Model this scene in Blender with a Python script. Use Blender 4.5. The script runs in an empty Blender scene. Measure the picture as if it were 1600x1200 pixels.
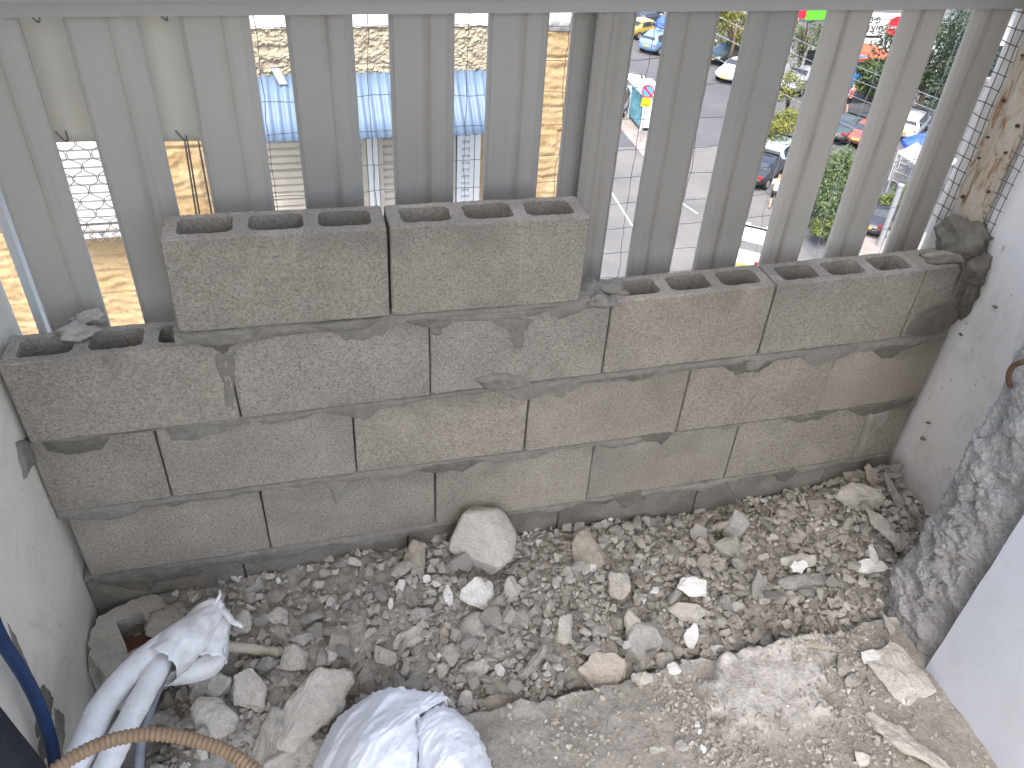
import bpy, bmesh, math, random
from mathutils import Vector, Matrix, noise
from math import sin, cos, pi, radians as RAD
random.seed(7)
S = bpy.context.scene
COL = S.collection

# ------------------------------------------------------------------ camera
FPX = 1265.42                                   # focal length in pixels of a 1600 px wide frame
CAM = Vector((0.6327, -1.3868, 1.7586))
ROT = (Matrix.Rotation(RAD(-16.832), 3, 'Z') @ Matrix.Rotation(RAD(52.202), 3, 'X') @ Matrix.Rotation(RAD(3.819), 3, 'Z'))
cd = bpy.data.cameras.new('camera'); cam = bpy.data.objects.new('camera', cd); COL.objects.link(cam)
cam.matrix_world = Matrix.Translation(CAM) @ ROT.to_4x4()
cd.sensor_fit = 'HORIZONTAL'; cd.sensor_width = 36; cd.lens = 36 * FPX / 1600
cd.clip_start = 0.02; cd.clip_end = 800
S.camera = cam

# ------------------------------------------------------------------ world, sun, exposure
SUN_EL, SUN_AZ = RAD(62), RAD(212)              # azimuth clockwise from +Y
w = bpy.data.worlds.new('World'); S.world = w; w.use_nodes = True
nt = w.node_tree; bg = nt.nodes['Background']
sky = nt.nodes.new('ShaderNodeTexSky'); sky.sky_type = 'NISHITA'; sky.sun_disc = False
sky.sun_elevation = SUN_EL; sky.sun_rotation = SUN_AZ
sky.air_density = 1.0; sky.dust_density = 4.0; sky.ozone_density = 0.6
nt.links.new(sky.outputs[0], bg.inputs[0]); bg.inputs[1].default_value = 0.15
sl = bpy.data.lights.new('sun', 'SUN'); sl.energy = 0.9; sl.angle = RAD(10); sl.color = (1, .95, .87)
so = bpy.data.objects.new('sun', sl); COL.objects.link(so)
sd = Vector((sin(SUN_AZ) * cos(SUN_EL), cos(SUN_AZ) * cos(SUN_EL), sin(SUN_EL)))
so.rotation_euler = sd.to_track_quat('Z', 'Y').to_euler()
V = S.view_settings
V.view_transform = 'Standard'; V.look = 'None'; V.gamma = 1; V.exposure = 2.45; V.use_curve_mapping = False
S.cycles.max_bounces = 7; S.cycles.diffuse_bounces = 5; S.cycles.use_adaptive_sampling = True; S.cycles.adaptive_threshold = .02
S.cycles.use_denoising = True; S.cycles.caustics_reflective = False; S.cycles.caustics_refractive = False

# ------------------------------------------------------------------ helpers
def ray(x, y):
    return ROT @ Vector(((x - 800) / FPX, -(y - 600) / FPX, -1))
def at(x, y, ax, v):
    "the place where the view through photo pixel x,y meets the plane axis=v"
    d = ray(x, y); t = (v - CAM[ax]) / d[ax]
    return CAM + d * t
GZ = -14.5
def G(x, y, z=GZ):
    return at(x, y, 2, z)
def fbm(p, s=1.0, o=3):
    return noise.fractal(Vector(p) * s, 1.0, 2.0, o)
def lerp(a, b, t): return a + (b - a) * t
def interp(t, pts):
    if t <= pts[0][0]: return pts[0][1]
    for (a, va), (b, vb) in zip(pts, pts[1:]):
        if t <= b: return va + (vb - va) * (t - a) / (b - a)
    return pts[-1][1]

class MB:
    "collects vertices and faces"
    def __init__(s): s.v = []; s.f = []
    def add(s, vs, fs):
        n = len(s.v); s.v += [tuple(a) for a in vs]; s.f += [tuple(i + n for i in f) for f in fs]
    def box(s, a, b):
        (x0, y0, z0), (x1, y1, z1) = a, b
        s.add([(x0,y0,z0),(x1,y0,z0),(x1,y1,z0),(x0,y1,z0),(x0,y0,z1),(x1,y0,z1),(x1,y1,z1),(x0,y1,z1)],
              [(0,3,2,1),(4,5,6,7),(0,1,5,4),(1,2,6,5),(2,3,7,6),(3,0,4,7)])
    def tube(s, pts, r, n=8, caps=True):
        pts = [Vector(p) for p in pts]; rs = r if isinstance(r, (list, tuple)) else [r] * len(pts)
        up = Vector((0, 0, 1)); vs = []
        T = []
        for i in range(len(pts)):
            d = pts[min(i + 1, len(pts) - 1)] - pts[max(i - 1, 0)]; T.append(d.normalized() if d.length else up)
        a = T[0].orthogonal().normalized()
        for i, p in enumerate(pts):
            a = (a - T[i] * a.dot(T[i])); a = a.normalized() if a.length > 1e-6 else T[i].orthogonal().normalized()
            b = T[i].cross(a)
            vs += [p + (a * cos(2 * pi * k / n) + b * sin(2 * pi * k / n)) * rs[i] for k in range(n)]
        fs = [(i * n + k, i * n + (k + 1) % n, (i + 1) * n + (k + 1) % n, (i + 1) * n + k) for i in range(len(pts) - 1) for k in range(n)]
        if caps: fs += [tuple(range(n))[::-1], tuple((len(pts) - 1) * n + k for k in range(n))]
        s.add(vs, fs)
    def grid(s, nu, nv, fn):
        s.add([fn(i / nu, j / nv) for j in range(nv + 1) for i in range(nu + 1)],
              [(j*(nu+1)+i, j*(nu+1)+i+1, (j+1)*(nu+1)+i+1, (j+1)*(nu+1)+i) for j in range(nv) for i in range(nu)])
    def mesh(s, name, mat, smooth=False):
        m = bpy.data.meshes.new(name); m.from_pydata(s.v, [], s.f); m.validate(); m.update()
        if mat: m.materials.append(mat)
        if smooth: m.polygons.foreach_set('use_smooth', [True] * len(m.polygons))
        return m
    def build(s, name, mat, parent=None, smooth=False, loc=None):
        return obj(name, s.mesh(name, mat, smooth), parent, loc)
def obj(name, mesh, parent=None, loc=None):
    o = bpy.data.objects.new(name, mesh); COL.objects.link(o)
    if parent: o.parent = parent
    if loc is not None: o.location = loc
    return o
def tag(o, label=None, cat=None, group=None, kind=None):
    if label: o['label'] = label
    if cat: o['category'] = cat
    if group: o['group'] = group
    if kind: o['kind'] = kind
    return o
def thing(name, label, cat, loc=(0, 0, 0), rz=0, group=None):
    o = bpy.data.objects.new(name, None); COL.objects.link(o); o.location = loc; o.rotation_euler[2] = rz
    o.empty_display_size = .1
    return tag(o, label, cat, group)
def copy_tree(o, parent=None):
    c = o.copy(); COL.objects.link(c); c.parent = parent
    for ch in list(o.children): copy_tree(ch, c)
    return c
def catmull(pts, n=8):
    pts = [Vector(p) for p in pts]; out = []
    P_ = [pts[0] * 2 - pts[1]] + pts + [pts[-1] * 2 - pts[-2]]
    for i in range(1, len(P_) - 2):
        p0, p1, p2, p3 = P_[i - 1:i + 3]
        for k in range(n):
            t = k / n
            out.append(.5 * ((2 * p1) + (p2 - p0) * t + (2 * p0 - 5 * p1 + 4 * p2 - p3) * t * t + (3 * p1 - p0 - 3 * p2 + p3) * t ** 3))
    return out + [pts[-1]]

# ------------------------------------------------------------------ materials
class NB:
    def __init__(s, name, rough=.8, spec=.3, metal=0):
        s.m = bpy.data.materials.new(name); s.m.use_nodes = True; s.t = s.m.node_tree; s.N = s.t.nodes; s.L = s.t.links
        s.b = s.N['Principled BSDF']; s.b.inputs['Roughness'].default_value = rough
        s.b.inputs['Specular IOR Level'].default_value = spec; s.b.inputs['Metallic'].default_value = metal
        s.tc = s.N.new('ShaderNodeTexCoord')
        s.oi = s.N.new('ShaderNodeObjectInfo')
    def coords(s, scale=(1, 1, 1), kind='Object', rnd=0.0):
        mp = s.N.new('ShaderNodeMapping'); mp.inputs['Scale'].default_value = scale
        if rnd:
            a = s.N.new('ShaderNodeVectorMath'); a.operation = 'ADD'
            k = s.N.new('ShaderNodeMath'); k.operation = 'MULTIPLY'; k.inputs[1].default_value = rnd
            s.L.new(s.oi.outputs['Random'], k.inputs[0]); s.L.new(s.tc.outputs[kind], a.inputs[0]); s.L.new(k.outputs[0], a.inputs[1])
            s.L.new(a.outputs[0], mp.inputs[0])
        else: s.L.new(s.tc.outputs[kind], mp.inputs[0])
        return mp.outputs[0]
    def noise(s, scale, detail=4, rough=.6, co=None, dist=0):
        n = s.N.new('ShaderNodeTexNoise'); n.inputs['Scale'].default_value = scale; n.inputs['Detail'].default_value = detail
        n.inputs['Roughness'].default_value = rough; n.inputs['Distortion'].default_value = dist
        if co is not None: s.L.new(co, n.inputs['Vector'])
        return n.outputs['Fac']
    def voro(s, scale, co=None, feat='F1', out='Distance'):
        n = s.N.new('ShaderNodeTexVoronoi'); n.inputs['Scale'].default_value = scale; n.feature = feat
        if co is not None: s.L.new(co, n.inputs['Vector'])
        return n.outputs[out]
    def ramp(s, fac, stops):
        r = s.N.new('ShaderNodeValToRGB'); e = r.color_ramp.elements
        while len(e) < len(stops): e.new(.5)
        for k, (p, c) in enumerate(stops):
            e[k].position = p; e[k].color = (*c, 1) if isinstance(c, tuple) else (c, c, c, 1)
        s.L.new(fac, r.inputs[0]); return r.outputs[0]
    def mix(s, fac, a, b, mode='MIX'):
        n = s.N.new('ShaderNodeMix'); n.data_type = 'RGBA'; n.blend_type = mode
        for k, v in ((0, fac), (6, a), (7, b)):
            if isinstance(v, tuple): n.inputs[k].default_value = (*v, 1)
            elif isinstance(v, (int, float)): n.inputs[k].default_value = v
            else: s.L.new(v, n.inputs[k])
        return n.outputs[2]
    def math(s, op, a, b):
        n = s.N.new('ShaderNodeMath'); n.operation = op
        for k, v in ((0, a), (1, b)):
            if isinstance(v, (int, float)): n.inputs[k].default_value = v
            else: s.L.new(v, n.inputs[k])
        return n.outputs[0]
    def sep(s, co):
        n = s.N.new('ShaderNodeSeparateXYZ'); s.L.new(co, n.inputs[0]); return n.outputs
    def color(s, c):
        if isinstance(c, tuple): s.b.inputs['Base Color'].default_value = (*c, 1)
        else: s.L.new(c, s.b.inputs['Base Color'])
        return s
    def bump(s, h, strength=.5, dist=.01, prev=None):
        n = s.N.new('ShaderNodeBump'); n.inputs['Strength'].default_value = strength; n.inputs['Distance'].default_value = dist
        s.L.new(h, n.inputs['Height'])
        if prev is not None: s.L.new(prev, n.inputs['Normal'])
        s.L.new(n.outputs[0], s.b.inputs['Normal']); return n.outputs[0]
M = {}
def simple(name, c, rough=.6, spec=.4, metal=0, var=.12, scale=8, bump=0, bs=200):
    n = NB(name, rough, spec, metal); co = n.coords(rnd=37)
    f = n.noise(scale, 5, .6, co)
    n.color(n.ramp(f, [(.3, tuple(x * (1 - var) for x in c)), (.7, tuple(min(1, x * (1 + var)) for x in c))]))
    if bump: n.bump(n.noise(bs, 3, .6, co), bump, .002)
    M[name] = n.m; return n.m

# concrete blocks: granular, each with its own tint
n = NB('block_concrete', .95, .1); co = n.coords(rnd=91)
gr = n.noise(210, 3, .75, co); fine = n.noise(520, 2, .7, co); big = n.noise(5, 4, .6, co)
base = n.mix(n.oi.outputs['Random'], (.334, .297, .245), (.326, .294, .250))
tint = n.ramp(n.math('FRACT', n.math('MULTIPLY', n.oi.outputs['Random'], 7.31), 0), [(0, (.96, .965, .965)), (.4, (1, .998, .99)), (.75, (1.0, .992, .97)), (1, (1.03, 1.015, .98))])
base = n.mix(1, base, tint, 'MULTIPLY')
base = n.mix(1, base, n.ramp(big, [(.3, .84), (.7, 1.14)]), 'MULTIPLY')
base = n.mix(1, base, n.ramp(gr, [(.3, .60), (.5, 1.0), (.72, 1.36)]), 'MULTIPLY')
pit = n.ramp(n.noise(300, 2, .8, co), [(.30, .22), (.375, 1.0)])
base = n.mix(1, base, pit, 'MULTIPLY')
gpos = n.N.new('ShaderNodeNewGeometry').outputs['Position']
lz = n.sep(n.tc.outputs['Object'])[2]
sm = n.noise(5.5, 5, .55, gpos, .6); sm2 = n.noise(2.2, 3, .5, gpos)
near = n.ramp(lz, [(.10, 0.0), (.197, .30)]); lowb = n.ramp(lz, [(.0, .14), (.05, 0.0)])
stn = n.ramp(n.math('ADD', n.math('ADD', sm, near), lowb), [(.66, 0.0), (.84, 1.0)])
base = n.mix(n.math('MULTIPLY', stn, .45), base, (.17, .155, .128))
base = n.mix(n.ramp(sm2, [(.5, 0.0), (.75, .5)]), base, n.mix(1, base, (1.05, 1.0, .95), 'MULTIPLY'))
n.color(base)
h = n.math('ADD', n.math('MULTIPLY', gr, .6), n.math('MULTIPLY', pit, .5)); b1 = n.bump(h, .8, .004); n.bump(fine, .5, .0015, b1)
M['block'] = n.m

def cement(name, c1, c2, scale=30, bump=.6, dist=.004):
    n = NB(name, .95, .12); co = n.coords(rnd=53)
    a = n.noise(scale, 6, .65, co); b = n.noise(scale * 9, 3, .7, co); g = n.noise(6, 3, .5, co)
    c = n.ramp(a, [(.3, c1), (.7, c2)]); c = n.mix(1, c, n.ramp(b, [(.3, .78), (.7, 1.2)]), 'MULTIPLY')
    c = n.mix(1, c, n.ramp(g, [(.3, .85), (.7, 1.12)]), 'MULTIPLY')
    n.color(c); p = n.bump(a, bump, dist); n.bump(b, .5, .0012, p); M[name] = n.m; return n.m
cement('mortar', (.185, .170, .143), (.265, .245, .208), 40)
cement('wet_mortar', (.135, .123, .10), (.19, .175, .145), 45)
cement('dust', (.32, .294, .246), (.41, .378, .32), 25, .8, .006)
#cement('screed', (.25, .215, .165), (.38, .335, .27), 14, .8, .005)
cement('pale_screed', (.38, .36, .33), (.60, .58, .54), 10, .8, .006)
cement('raw_concrete', (.205, .198, .184), (.38, .37, .348), 16, .8, .005)
cement('roughcast', (.25, .215, .155), (.36, .315, .24), 18, .6, .01)
cement('grey_slab', (.22, .21, .19), (.33, .31, .28), 18, .5, .003)

# rubble: dusty, tint by piece
def rub(name, stops, dark=.87):
    n = NB(name, .96, .1); co = n.coords(rnd=77)
    c = n.ramp(n.oi.outputs['Random'], stops)
    a = n.noise(45, 5, .65, co); b = n.noise(260, 3, .7, co)
    c = n.mix(1, c, n.ramp(a, [(.3, dark), (.7, 1.18)]), 'MULTIPLY'); c = n.mix(1, c, n.ramp(b, [(.3, .82), (.7, 1.15)]), 'MULTIPLY')
    n.color(c); p = n.bump(a, .6, .006); n.bump(b, .6, .0015, p); M[name] = n.m; return n.m
rub('rubble', [(0, (.335, .310, .262)), (.3, (.39, .362, .308)), (.6, (.425, .394, .335)), (.85, (.40, .362, .302)), (1, (.48, .446, .385))])
rub('pale_stone', [(0, (.42, .388, .33)), (1, (.48, .445, .385))], .9)
rub('brown_stone', [(0, (.30, .262, .205)), (1, (.35, .31, .25))])
rub('tan_tile', [(0, (.36, .315, .24)), (1, (.41, .36, .285))])
rub('grey_stone', [(0, (.30, .28, .242)), (1, (.37, .346, .302))])
rub('white_plaster', [(0, (.58, .555, .50)), (1, (.68, .655, .60))], .88)
# gravel: colour by island
n = NB('gravel', .96, .1); co = n.coords()
geo = n.N.new('ShaderNodeNewGeometry')
c = n.ramp(geo.outputs['Random Per Island'], [(0, (.285, .262, .217)), (.35, (.355, .327, .275)), (.8, (.42, .388, .33)), (.965, (.46, .425, .36)), (.985, (.60, .575, .53)), (1, (.74, .72, .68))])
c = n.mix(1, c, n.ramp(n.noise(200, 3, .6, co), [(.3, .85), (.7, 1.15)]), 'MULTIPLY')
n.color(c); n.bump(n.noise(350, 3, .6, co), .5, .002); M['gravel'] = n.m

# wall plaster: off white with scuffs and specks
def plaster(name, c, spots=.25, dirt=(.33, .30, .25), lowz=None):
    n = NB(name, .85, .2); co = n.coords()
    a = n.noise(3, 5, .6, co); b = n.noise(60, 4, .6, co)
    col = n.ramp(a, [(.3, tuple(x * .90 for x in c)), (.7, c)])
    sp = n.ramp(n.noise(75, 3, .6, n.coords((1, 1, .6))), [(.27, 1.0), (.32, 0.0)])
    col = n.mix(n.math('MULTIPLY', sp, spots * 3), col, dirt)
    st = n.ramp(n.noise(5, 7, .72, co, 1.0), [(.50, 0.0), (.72, 1.0)])
    col = n.mix(n.math('MULTIPLY', st, .35 if spots > .05 else .16), col, dirt)
    if lowz:
        z = n.sep(n.tc.outputs['Object'])[2]
        f = n.ramp(n.math('ADD', z, n.math('MULTIPLY', n.noise(12, 4, .6, co), .12)), [(lowz, 1.0), (min(1, lowz + .22), 0.0)])
        col = n.mix(n.math('MULTIPLY', f, .5), col, dirt)
    n.color(col); p = n.bump(b, .25, .002); n.bump(n.noise(14, 3, .5, co), .3, .006, p); M[name] = n.m; return n.m
plaster('white_plaster_wall', (.82, .795, .755), .3, lowz=.10)
plaster('cream_plaster_wall', (.80, .75, .65), .22, lowz=.08)
plaster('room_wall', (.60, .62, .65), .04)

# slat paint, streaked
def slat_paint(name, c, streak=.5, speck=0.0, crease=.045):
    n = NB(name, .55, .35); co = n.coords(rnd=13); vs = n.coords((38, 38, 1.1), rnd=13)
    col = n.ramp(n.noise(2.5, 4, .6, co), [(.3, tuple(x * .93 for x in c)), (.7, c)])
    s1 = n.ramp(n.noise(1.0, 5, .6, vs), [(.60, 0.0), (.72, 1.0)])
    col = n.mix(n.math('MULTIPLY', s1, streak), col, (.30, .245, .17))
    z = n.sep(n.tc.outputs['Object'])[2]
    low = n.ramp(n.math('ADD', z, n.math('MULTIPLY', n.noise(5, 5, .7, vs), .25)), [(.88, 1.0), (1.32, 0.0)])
    col = n.mix(n.math('MULTIPLY', low, .5), col, (.54, .51, .455))  # paler towards the bottom: bounce off the block tops painted in
    xx = n.sep(n.tc.outputs['Object'])[0]
    cr = n.ramp(n.math('ABSOLUTE', n.math('SUBTRACT', n.math('ADD', xx, n.math('MULTIPLY', n.math('SUBTRACT', n.noise(6, 3, .5, vs), .5), .010)), crease), 0), [(.001, 1.0), (.011, 0.0)])
    cm = n.ramp(n.noise(3.0, 4, .6, co), [(.38, 0.0), (.62, 1.0)])
    col = n.mix(n.math('MULTIPLY', n.math('MULTIPLY', cr, cm), streak * 1.3), col, (.19, .145, .09))
    if speck:
        sp = n.ramp(n.noise(420, 3, .7, co), [(.36, 1.0), (.5, 0.0)]); col = n.mix(n.math('MULTIPLY', sp, speck), col, (.16, .15, .13))
    chips = n.ramp(n.noise(70, 2, .5, co), [(.165, 1.0), (.185, 0.0)]); col = n.mix(chips, col, (.12, .10, .08))
    n.color(col); n.bump(n.noise(180, 3, .6, co), .12, .001); M[name] = n.m; return n.m
slat_paint('slat_paint', (.36, .343, .308), .4, 0, .068)
slat_paint('slat_speckled', (.33, .31, .275), .35, .3)
slat_paint('slat_lit', (.43, .405, .355), .22, 0, .064)  # lighter copy of the slat paint: light on the left slats put into the colour
slat_paint('slat_warm', (.43, .40, .35), .5, .06)
slat_paint('rail_paint', (.37, .357, .33), .1, .06)
simple('sheet_beige', (.64, .60, .50), .5, .3, var=.08, scale=2)
simple('wire', (.16, .155, .15), .5, .5, .6)
simple('galvanised', (.62, .62, .60), .45, .5, .3)
simple('white_wire', (.5, .5, .49), .5, .4)
# rusty plate
n = NB('rusty_plate', .8, .25); co = n.coords(); a = n.noise(22, 7, .75, n.coords((1, 1.6, .6)), .6)
c = n.ramp(a, [(.40, (.50, .45, .37)), (.53, (.44, .37, .275)), (.59, (.28, .16, .085)), (.75, (.15, .085, .05))])
n.color(c); n.bump(n.noise(90, 4, .6, co), .5, .002); M['rusty_plate'] = n.m
simple('rust_dark', (.10, .06, .04), .8, .2)

# facade across the gap
n = NB('tubza_stone', .9, .15); co = n.coords()
a = n.noise(3.2, 5, .6, co); b = n.noise(40, 4, .65, co)
c = n.ramp(a, [(.3, (.31, .212, .105)), (.55, (.38, .274, .152)), (.75, (.44, .335, .205))]); c = n.mix(1, c, n.ramp(b, [(.3, .82), (.7, 1.12)]), 'MULTIPLY')
n.color(c); n.bump(b, .5, .012); M['tubza'] = n.m
n = NB('roof_membrane', .45, .5, .15); co = n.coords(); a = n.noise(2.5, 6, .75, co, 1.2)
n.color(n.ramp(a, [(.3, (.08, .08, .085)), (.42, (.25, .25, .25)), (.55, (.42, .42, .415)), (.8, (.55, .55, .54))])); n.bump(n.noise(14, 5, .6, co), .6, .02); M['membrane'] = n.m
simple('awning_blue', (.095, .14, .205), .55, .35, var=.1, scale=3)
simple('shutter_cream', (.42, .375, .31), .6, .3, var=.1, scale=5)
simple('shutter_white', (.55, .55, .54), .5, .4, var=.05)
simple('frame_white', (.55, .55, .53), .5, .4, var=.05)
simple('iron', (.10, .085, .08), .6, .4)
simple('black_cable', (.03, .03, .03), .6, .3)
simple('far_wall', (.55, .50, .42), .9, .1)
# street
n = NB('asphalt', .92, .2); co = n.coords(); a = n.noise(.25, 5, .6, co); b = n.noise(30, 3, .7, co)
c = n.ramp(a, [(.3, (.062, .064, .068)), (.7, (.09, .09, .092))]); c = n.mix(1, c, n.ramp(b, [(.3, .75), (.7, 1.25)]), 'MULTIPLY')
n.color(c); n.bump(b, .4, .01); M['asphalt'] = n.m
n = NB('pale_asphalt', .92, .2); co = n.coords(); a = n.noise(.35, 6, .65, co); b = n.noise(30, 3, .7, co)
c = n.ramp(a, [(.3, (.088, .086, .083)), (.7, (.13, .126, .12))]); c = n.mix(1, c, n.ramp(b, [(.3, .8), (.7, 1.2)]), 'MULTIPLY')
n.color(c); n.bump(b, .4, .01); M['pale_asphalt'] = n.m
simple('paving', (.19, .17, .155), .9, .15, var=.15, scale=2)
simple('kerb_grey', (.24, .23, .22), .9, .15)
simple('kerb_red', (.22, .17, .16), .9, .15)
simple('road_paint', (.35, .35, .34), .7, .2)
simple('tyre', (.02, .02, .021), .8, .2); simple('rim', (.45, .46, .47), .35, .6, .7)
simple('car_glass', (.025, .03, .035), .08, .7, var=.2)
simple('head_lamp', (.75, .76, .78), .15, .7); simple('tail_lamp', (.22, .02, .02), .2, .6); simple('plate_yellow', (.45, .32, .06), .5, .3)
def car_paint(name, c):
    n = NB(name, .28, .6); n.b.inputs['Coat Weight'].default_value = .6; n.b.inputs['Coat Roughness'].default_value = .06
    f = n.noise(3, 3, .5, n.coords(rnd=5)); n.color(n.ramp(f, [(.3, tuple(x * .93 for x in c)), (.7, c)])); M[name] = n.m
for k, c in dict(paint_white=(.50, .51, .52), paint_blue=(.14, .22, .36), paint_black=(.018, .02, .024), paint_silver=(.26, .28, .30), paint_yellow=(.36, .27, .06), paint_dark=(.035, .05, .05), paint_red=(.20, .05, .03), paint_ice=(.36, .43, .47)).items(): car_paint(k, c)
def leafmat(name, c1, c2):
    n = NB(name, .6, .25); g = n.N.new('ShaderNodeNewGeometry')
    n.color(n.ramp(g.outputs['Random Per Island'], [(0, c1), (1, c2)]))
    n.b.inputs['Subsurface Weight'].default_value = 0
    tr = n.N.new('ShaderNodeBsdfTranslucent'); mx = n.N.new('ShaderNodeMixShader'); mx.inputs[0].default_value = .3
    tr.inputs[0].default_value = (*[x * 1.2 for x in c2], 1)
    n.L.new(n.b.outputs[0], mx.inputs[1]); n.L.new(tr.outputs[0], mx.inputs[2]); n.L.new(mx.outputs[0], n.N['Material Output'].inputs[0]); M[name] = n.m
cement('damp_cement', (.16, .147, .122), (.235, .215, .18), 20, .5, .003)
leafmat('leaf_mid', (.05, .078, .032), (.125, .165, .07)); leafmat('leaf_dark', (.028, .045, .028), (.06, .085, .05))
leafmat('leaf_yellow', (.085, .10, .02), (.20, .20, .045)); leafmat('leaf_bright', (.06, .09, .025), (.15, .18, .055))
simple('bark', (.12, .09, .065), .9, .1)
simple('shop_white', (.48, .47, .455), .8, .2); simple('sign_white', (.55, .55, .54), .5, .3, var=.02); simple('sign_green', (.08, .42, .02), .5, .3, var=.02)
simple('sign_red', (.62, .02, .035), .5, .3, var=.02); simple('sign_blue', (.04, .26, .68), .5, .3, var=.02); simple('sign_black', (.02, .02, .02), .6, .2)
simple('sign_yellow', (.55, .42, .01), .5, .3, var=.02); simple('umbrella_orange', (.38, .09, .05), .7, .2); simple('tarp_blue', (.035, .08, .32), .6, .3)
simple('panel_teal', (.09, .22, .25), .6, .3, var=.5, scale=2.5); simple('panel_white', (.5, .52, .52), .6, .3); simple('pole_grey', (.26, .27, .28), .5, .4, .3)
simple('post_blue', (.06, .24, .55), .5, .4)
simple('shirt_white', (.5, .51, .54), .85, .2); simple('shorts_black', (.02, .02, .025), .85, .2); simple('skin', (.42, .24, .16), .6, .3); simple('hair_dark', (.05, .03, .02), .7, .2)
simple('red_cloth', (.36, .12, .11), .8, .2)
# pipes and sack
n = NB('white_sleeve', .6, .35); co = n.coords(); a = n.noise(25, 4, .6, co)
c = n.ramp(a, [(.3, (.62, .61, .58)), (.6, (.74, .74, .73))]); dk = n.ramp(n.noise(11, 5, .7, co), [(.62, 0.0), (.75, 1.0)])
c = n.mix(n.math('MULTIPLY', dk, .5), c, (.35, .30, .24)); n.color(c)
wv = n.N.new('ShaderNodeTexWave'); wv.inputs['Scale'].default_value = 110; wv.bands_direction = 'DIAGONAL'; n.L.new(co, wv.inputs[0])
p = n.bump(wv.outputs['Fac'], .22, .0012); n.bump(a, .4, .004, p); M['sleeve'] = n.m
n = NB('white_tape', .4, .4); co = n.coords(); a = n.noise(30, 4, .6, co, .8)
n.color(n.ramp(n.noise(9, 4, .6, co), [(.3, (.55, .54, .50)), (.65, (.72, .72, .71))])); n.bump(a, .7, .005); M['tape'] = n.m
n = NB('sack_cloth', .6, .3); co = n.coords(); a = n.noise(14, 5, .55, co, 1.0)
n.color(n.ramp(n.noise(6, 4, .5, co), [(.3, (.64, .655, .68)), (.7, (.74, .75, .77))])); ck = n.N.new('ShaderNodeTexChecker'); ck.inputs['Scale'].default_value = 620; n.L.new(co, ck.inputs[0])
p = n.bump(ck.outputs['Fac'], .10, .0006); n.bump(a, .55, .010, p)
n.b.inputs['Subsurface Weight'].default_value = .15; n.b.inputs['Subsurface Radius'].default_value = (.01, .01, .01); M['sack'] = n.m
simple('conduit_tan', (.27, .185, .11), .6, .35, var=.2, scale=20); simple('conduit_beige', (.44, .39, .30), .7, .25, var=.15, scale=20)
simple('hose_blue', (.014, .045, .13), .45, .4, var=.3, scale=12); simple('foam_black', (.018, .02, .028), .75, .25, var=.3, scale=30, bump=.5); simple('cable_grey', (.18, .19, .21), .6, .3, var=.3, scale=25)
simple('timber_brown', (.16, .085, .05), .8, .2, var=.3)

# ================================================================== THE SETTING NEAR
YB = -2.25
XL, XR, XRM = 0.05, 2.235, 1.947               # left wall, balcony's right wall, room's right wall
SLABZ, SLABY = .10, -.45
# left wall of balcony and room
m = MB()
m.grid(70, 60, lambda u, v: (XL + .004 * fbm((u * 6, v * 4, 3)), lerp(YB, .19, u), lerp(-.25, 2.7, v)))
m.box((-.15, YB, -.25), (XL - .012, .19, 2.7))
left_wall = tag(m.build('left_wall', M['cream_plaster_wall']), 'cream plaster side wall with grey splashes at the left edge of the picture', 'wall', kind='structure')
m = MB()
m.grid(40, 60, lambda u, v: (XR - .004 * fbm((u * 6, v * 4, 9)), lerp(.205, -.40, u), lerp(-.25, 2.7, v)))
m.box((XR + .012, -.40, -.25), (XR + .3, .205, 2.7))
right_wall = tag(m.build('right_wall', M['white_plaster_wall']), 'white plaster balcony wall at right end of the blocks', 'wall', kind='structure')
# room wall at the right: smooth white face and its broken concrete end
m = MB()
m.grid(60, 40, lambda u, v: (XRM + .0015 * fbm((u * 9, v * 6, 1)), lerp(-.585, YB, u) - (.006 * fbm((v * 30, 2, 2)) if u == 0 else 0), lerp(SLABZ - .02, 2.7, v)))
m.box((XRM + .004, YB, SLABZ - .02), (XRM + .35, -.60, 2.7))
room_wall = tag(m.build('room_wall', M['room_wall']), 'smooth white room wall in the bottom right corner', 'wall', kind='structure')
def broke(u, v):
    y = lerp(-.375, -.592, u); z = lerp(SLABZ - .03, 1.12, v / .86) if v < .86 else lerp(1.12, 2.7, (v - .86) / .14); p = (2.0, y * 1.0, z)
    r = fbm((9, y * 14, z * 9), 1, 5); r2 = noise.noise(Vector((3, y * 60, z * 55)))
    pebb = noise.voronoi(Vector((y * 48, z * 48, 4)))[0][0]
    mid = math.exp(-((z - .42) / .18) ** 2)
    vc = noise.voronoi(Vector((y * 22, z * 22, 1))); cell = noise.cell(Vector(vc[1][0]) * 7.3)
    vc2 = noise.voronoi(Vector((y * 60, z * 60, 8))); cell2 = noise.cell(Vector(vc2[1][0]) * 5.1)
    rdg = abs(fbm((7, y * 10, z * 8), 1, 5))
    e = min(u, 1 - u); rim = min(1, e / .10)
    am = .25 + .75 * math.exp(-((u - .42) / .24) ** 2) * max(0, min(1, 1.6 - abs(z - .38) / .28)) 
    x = 1.970 + .016 * r * (.5 + .5 * am) - .020 * rdg * am + .011 * (cell - .5) * am + .003 * (cell2 - .5) * am + (pebb - .4) * .010 * am * mid
    x += (1 - rim) * (.03 if u < .5 else -.004) - .012 * (z < .22) * (1 - u)
    y += (.022 * fbm((1, z * 11, 7), 1, 5) + .010 * fbm((5, z * 55, 7))) * max(.1, 1 - u * 2.5)
    if u == 1: x = XRM + .003; y = -.588 + .007 * fbm((2, z * 25, 0))
    if u == 0: x += .05
    return (x, y, z)
m = MB(); m.grid(64, 420, broke)
m.box((2.03, -.58, SLABZ - .05), (XR + .3, -.395, 2.7))
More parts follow.
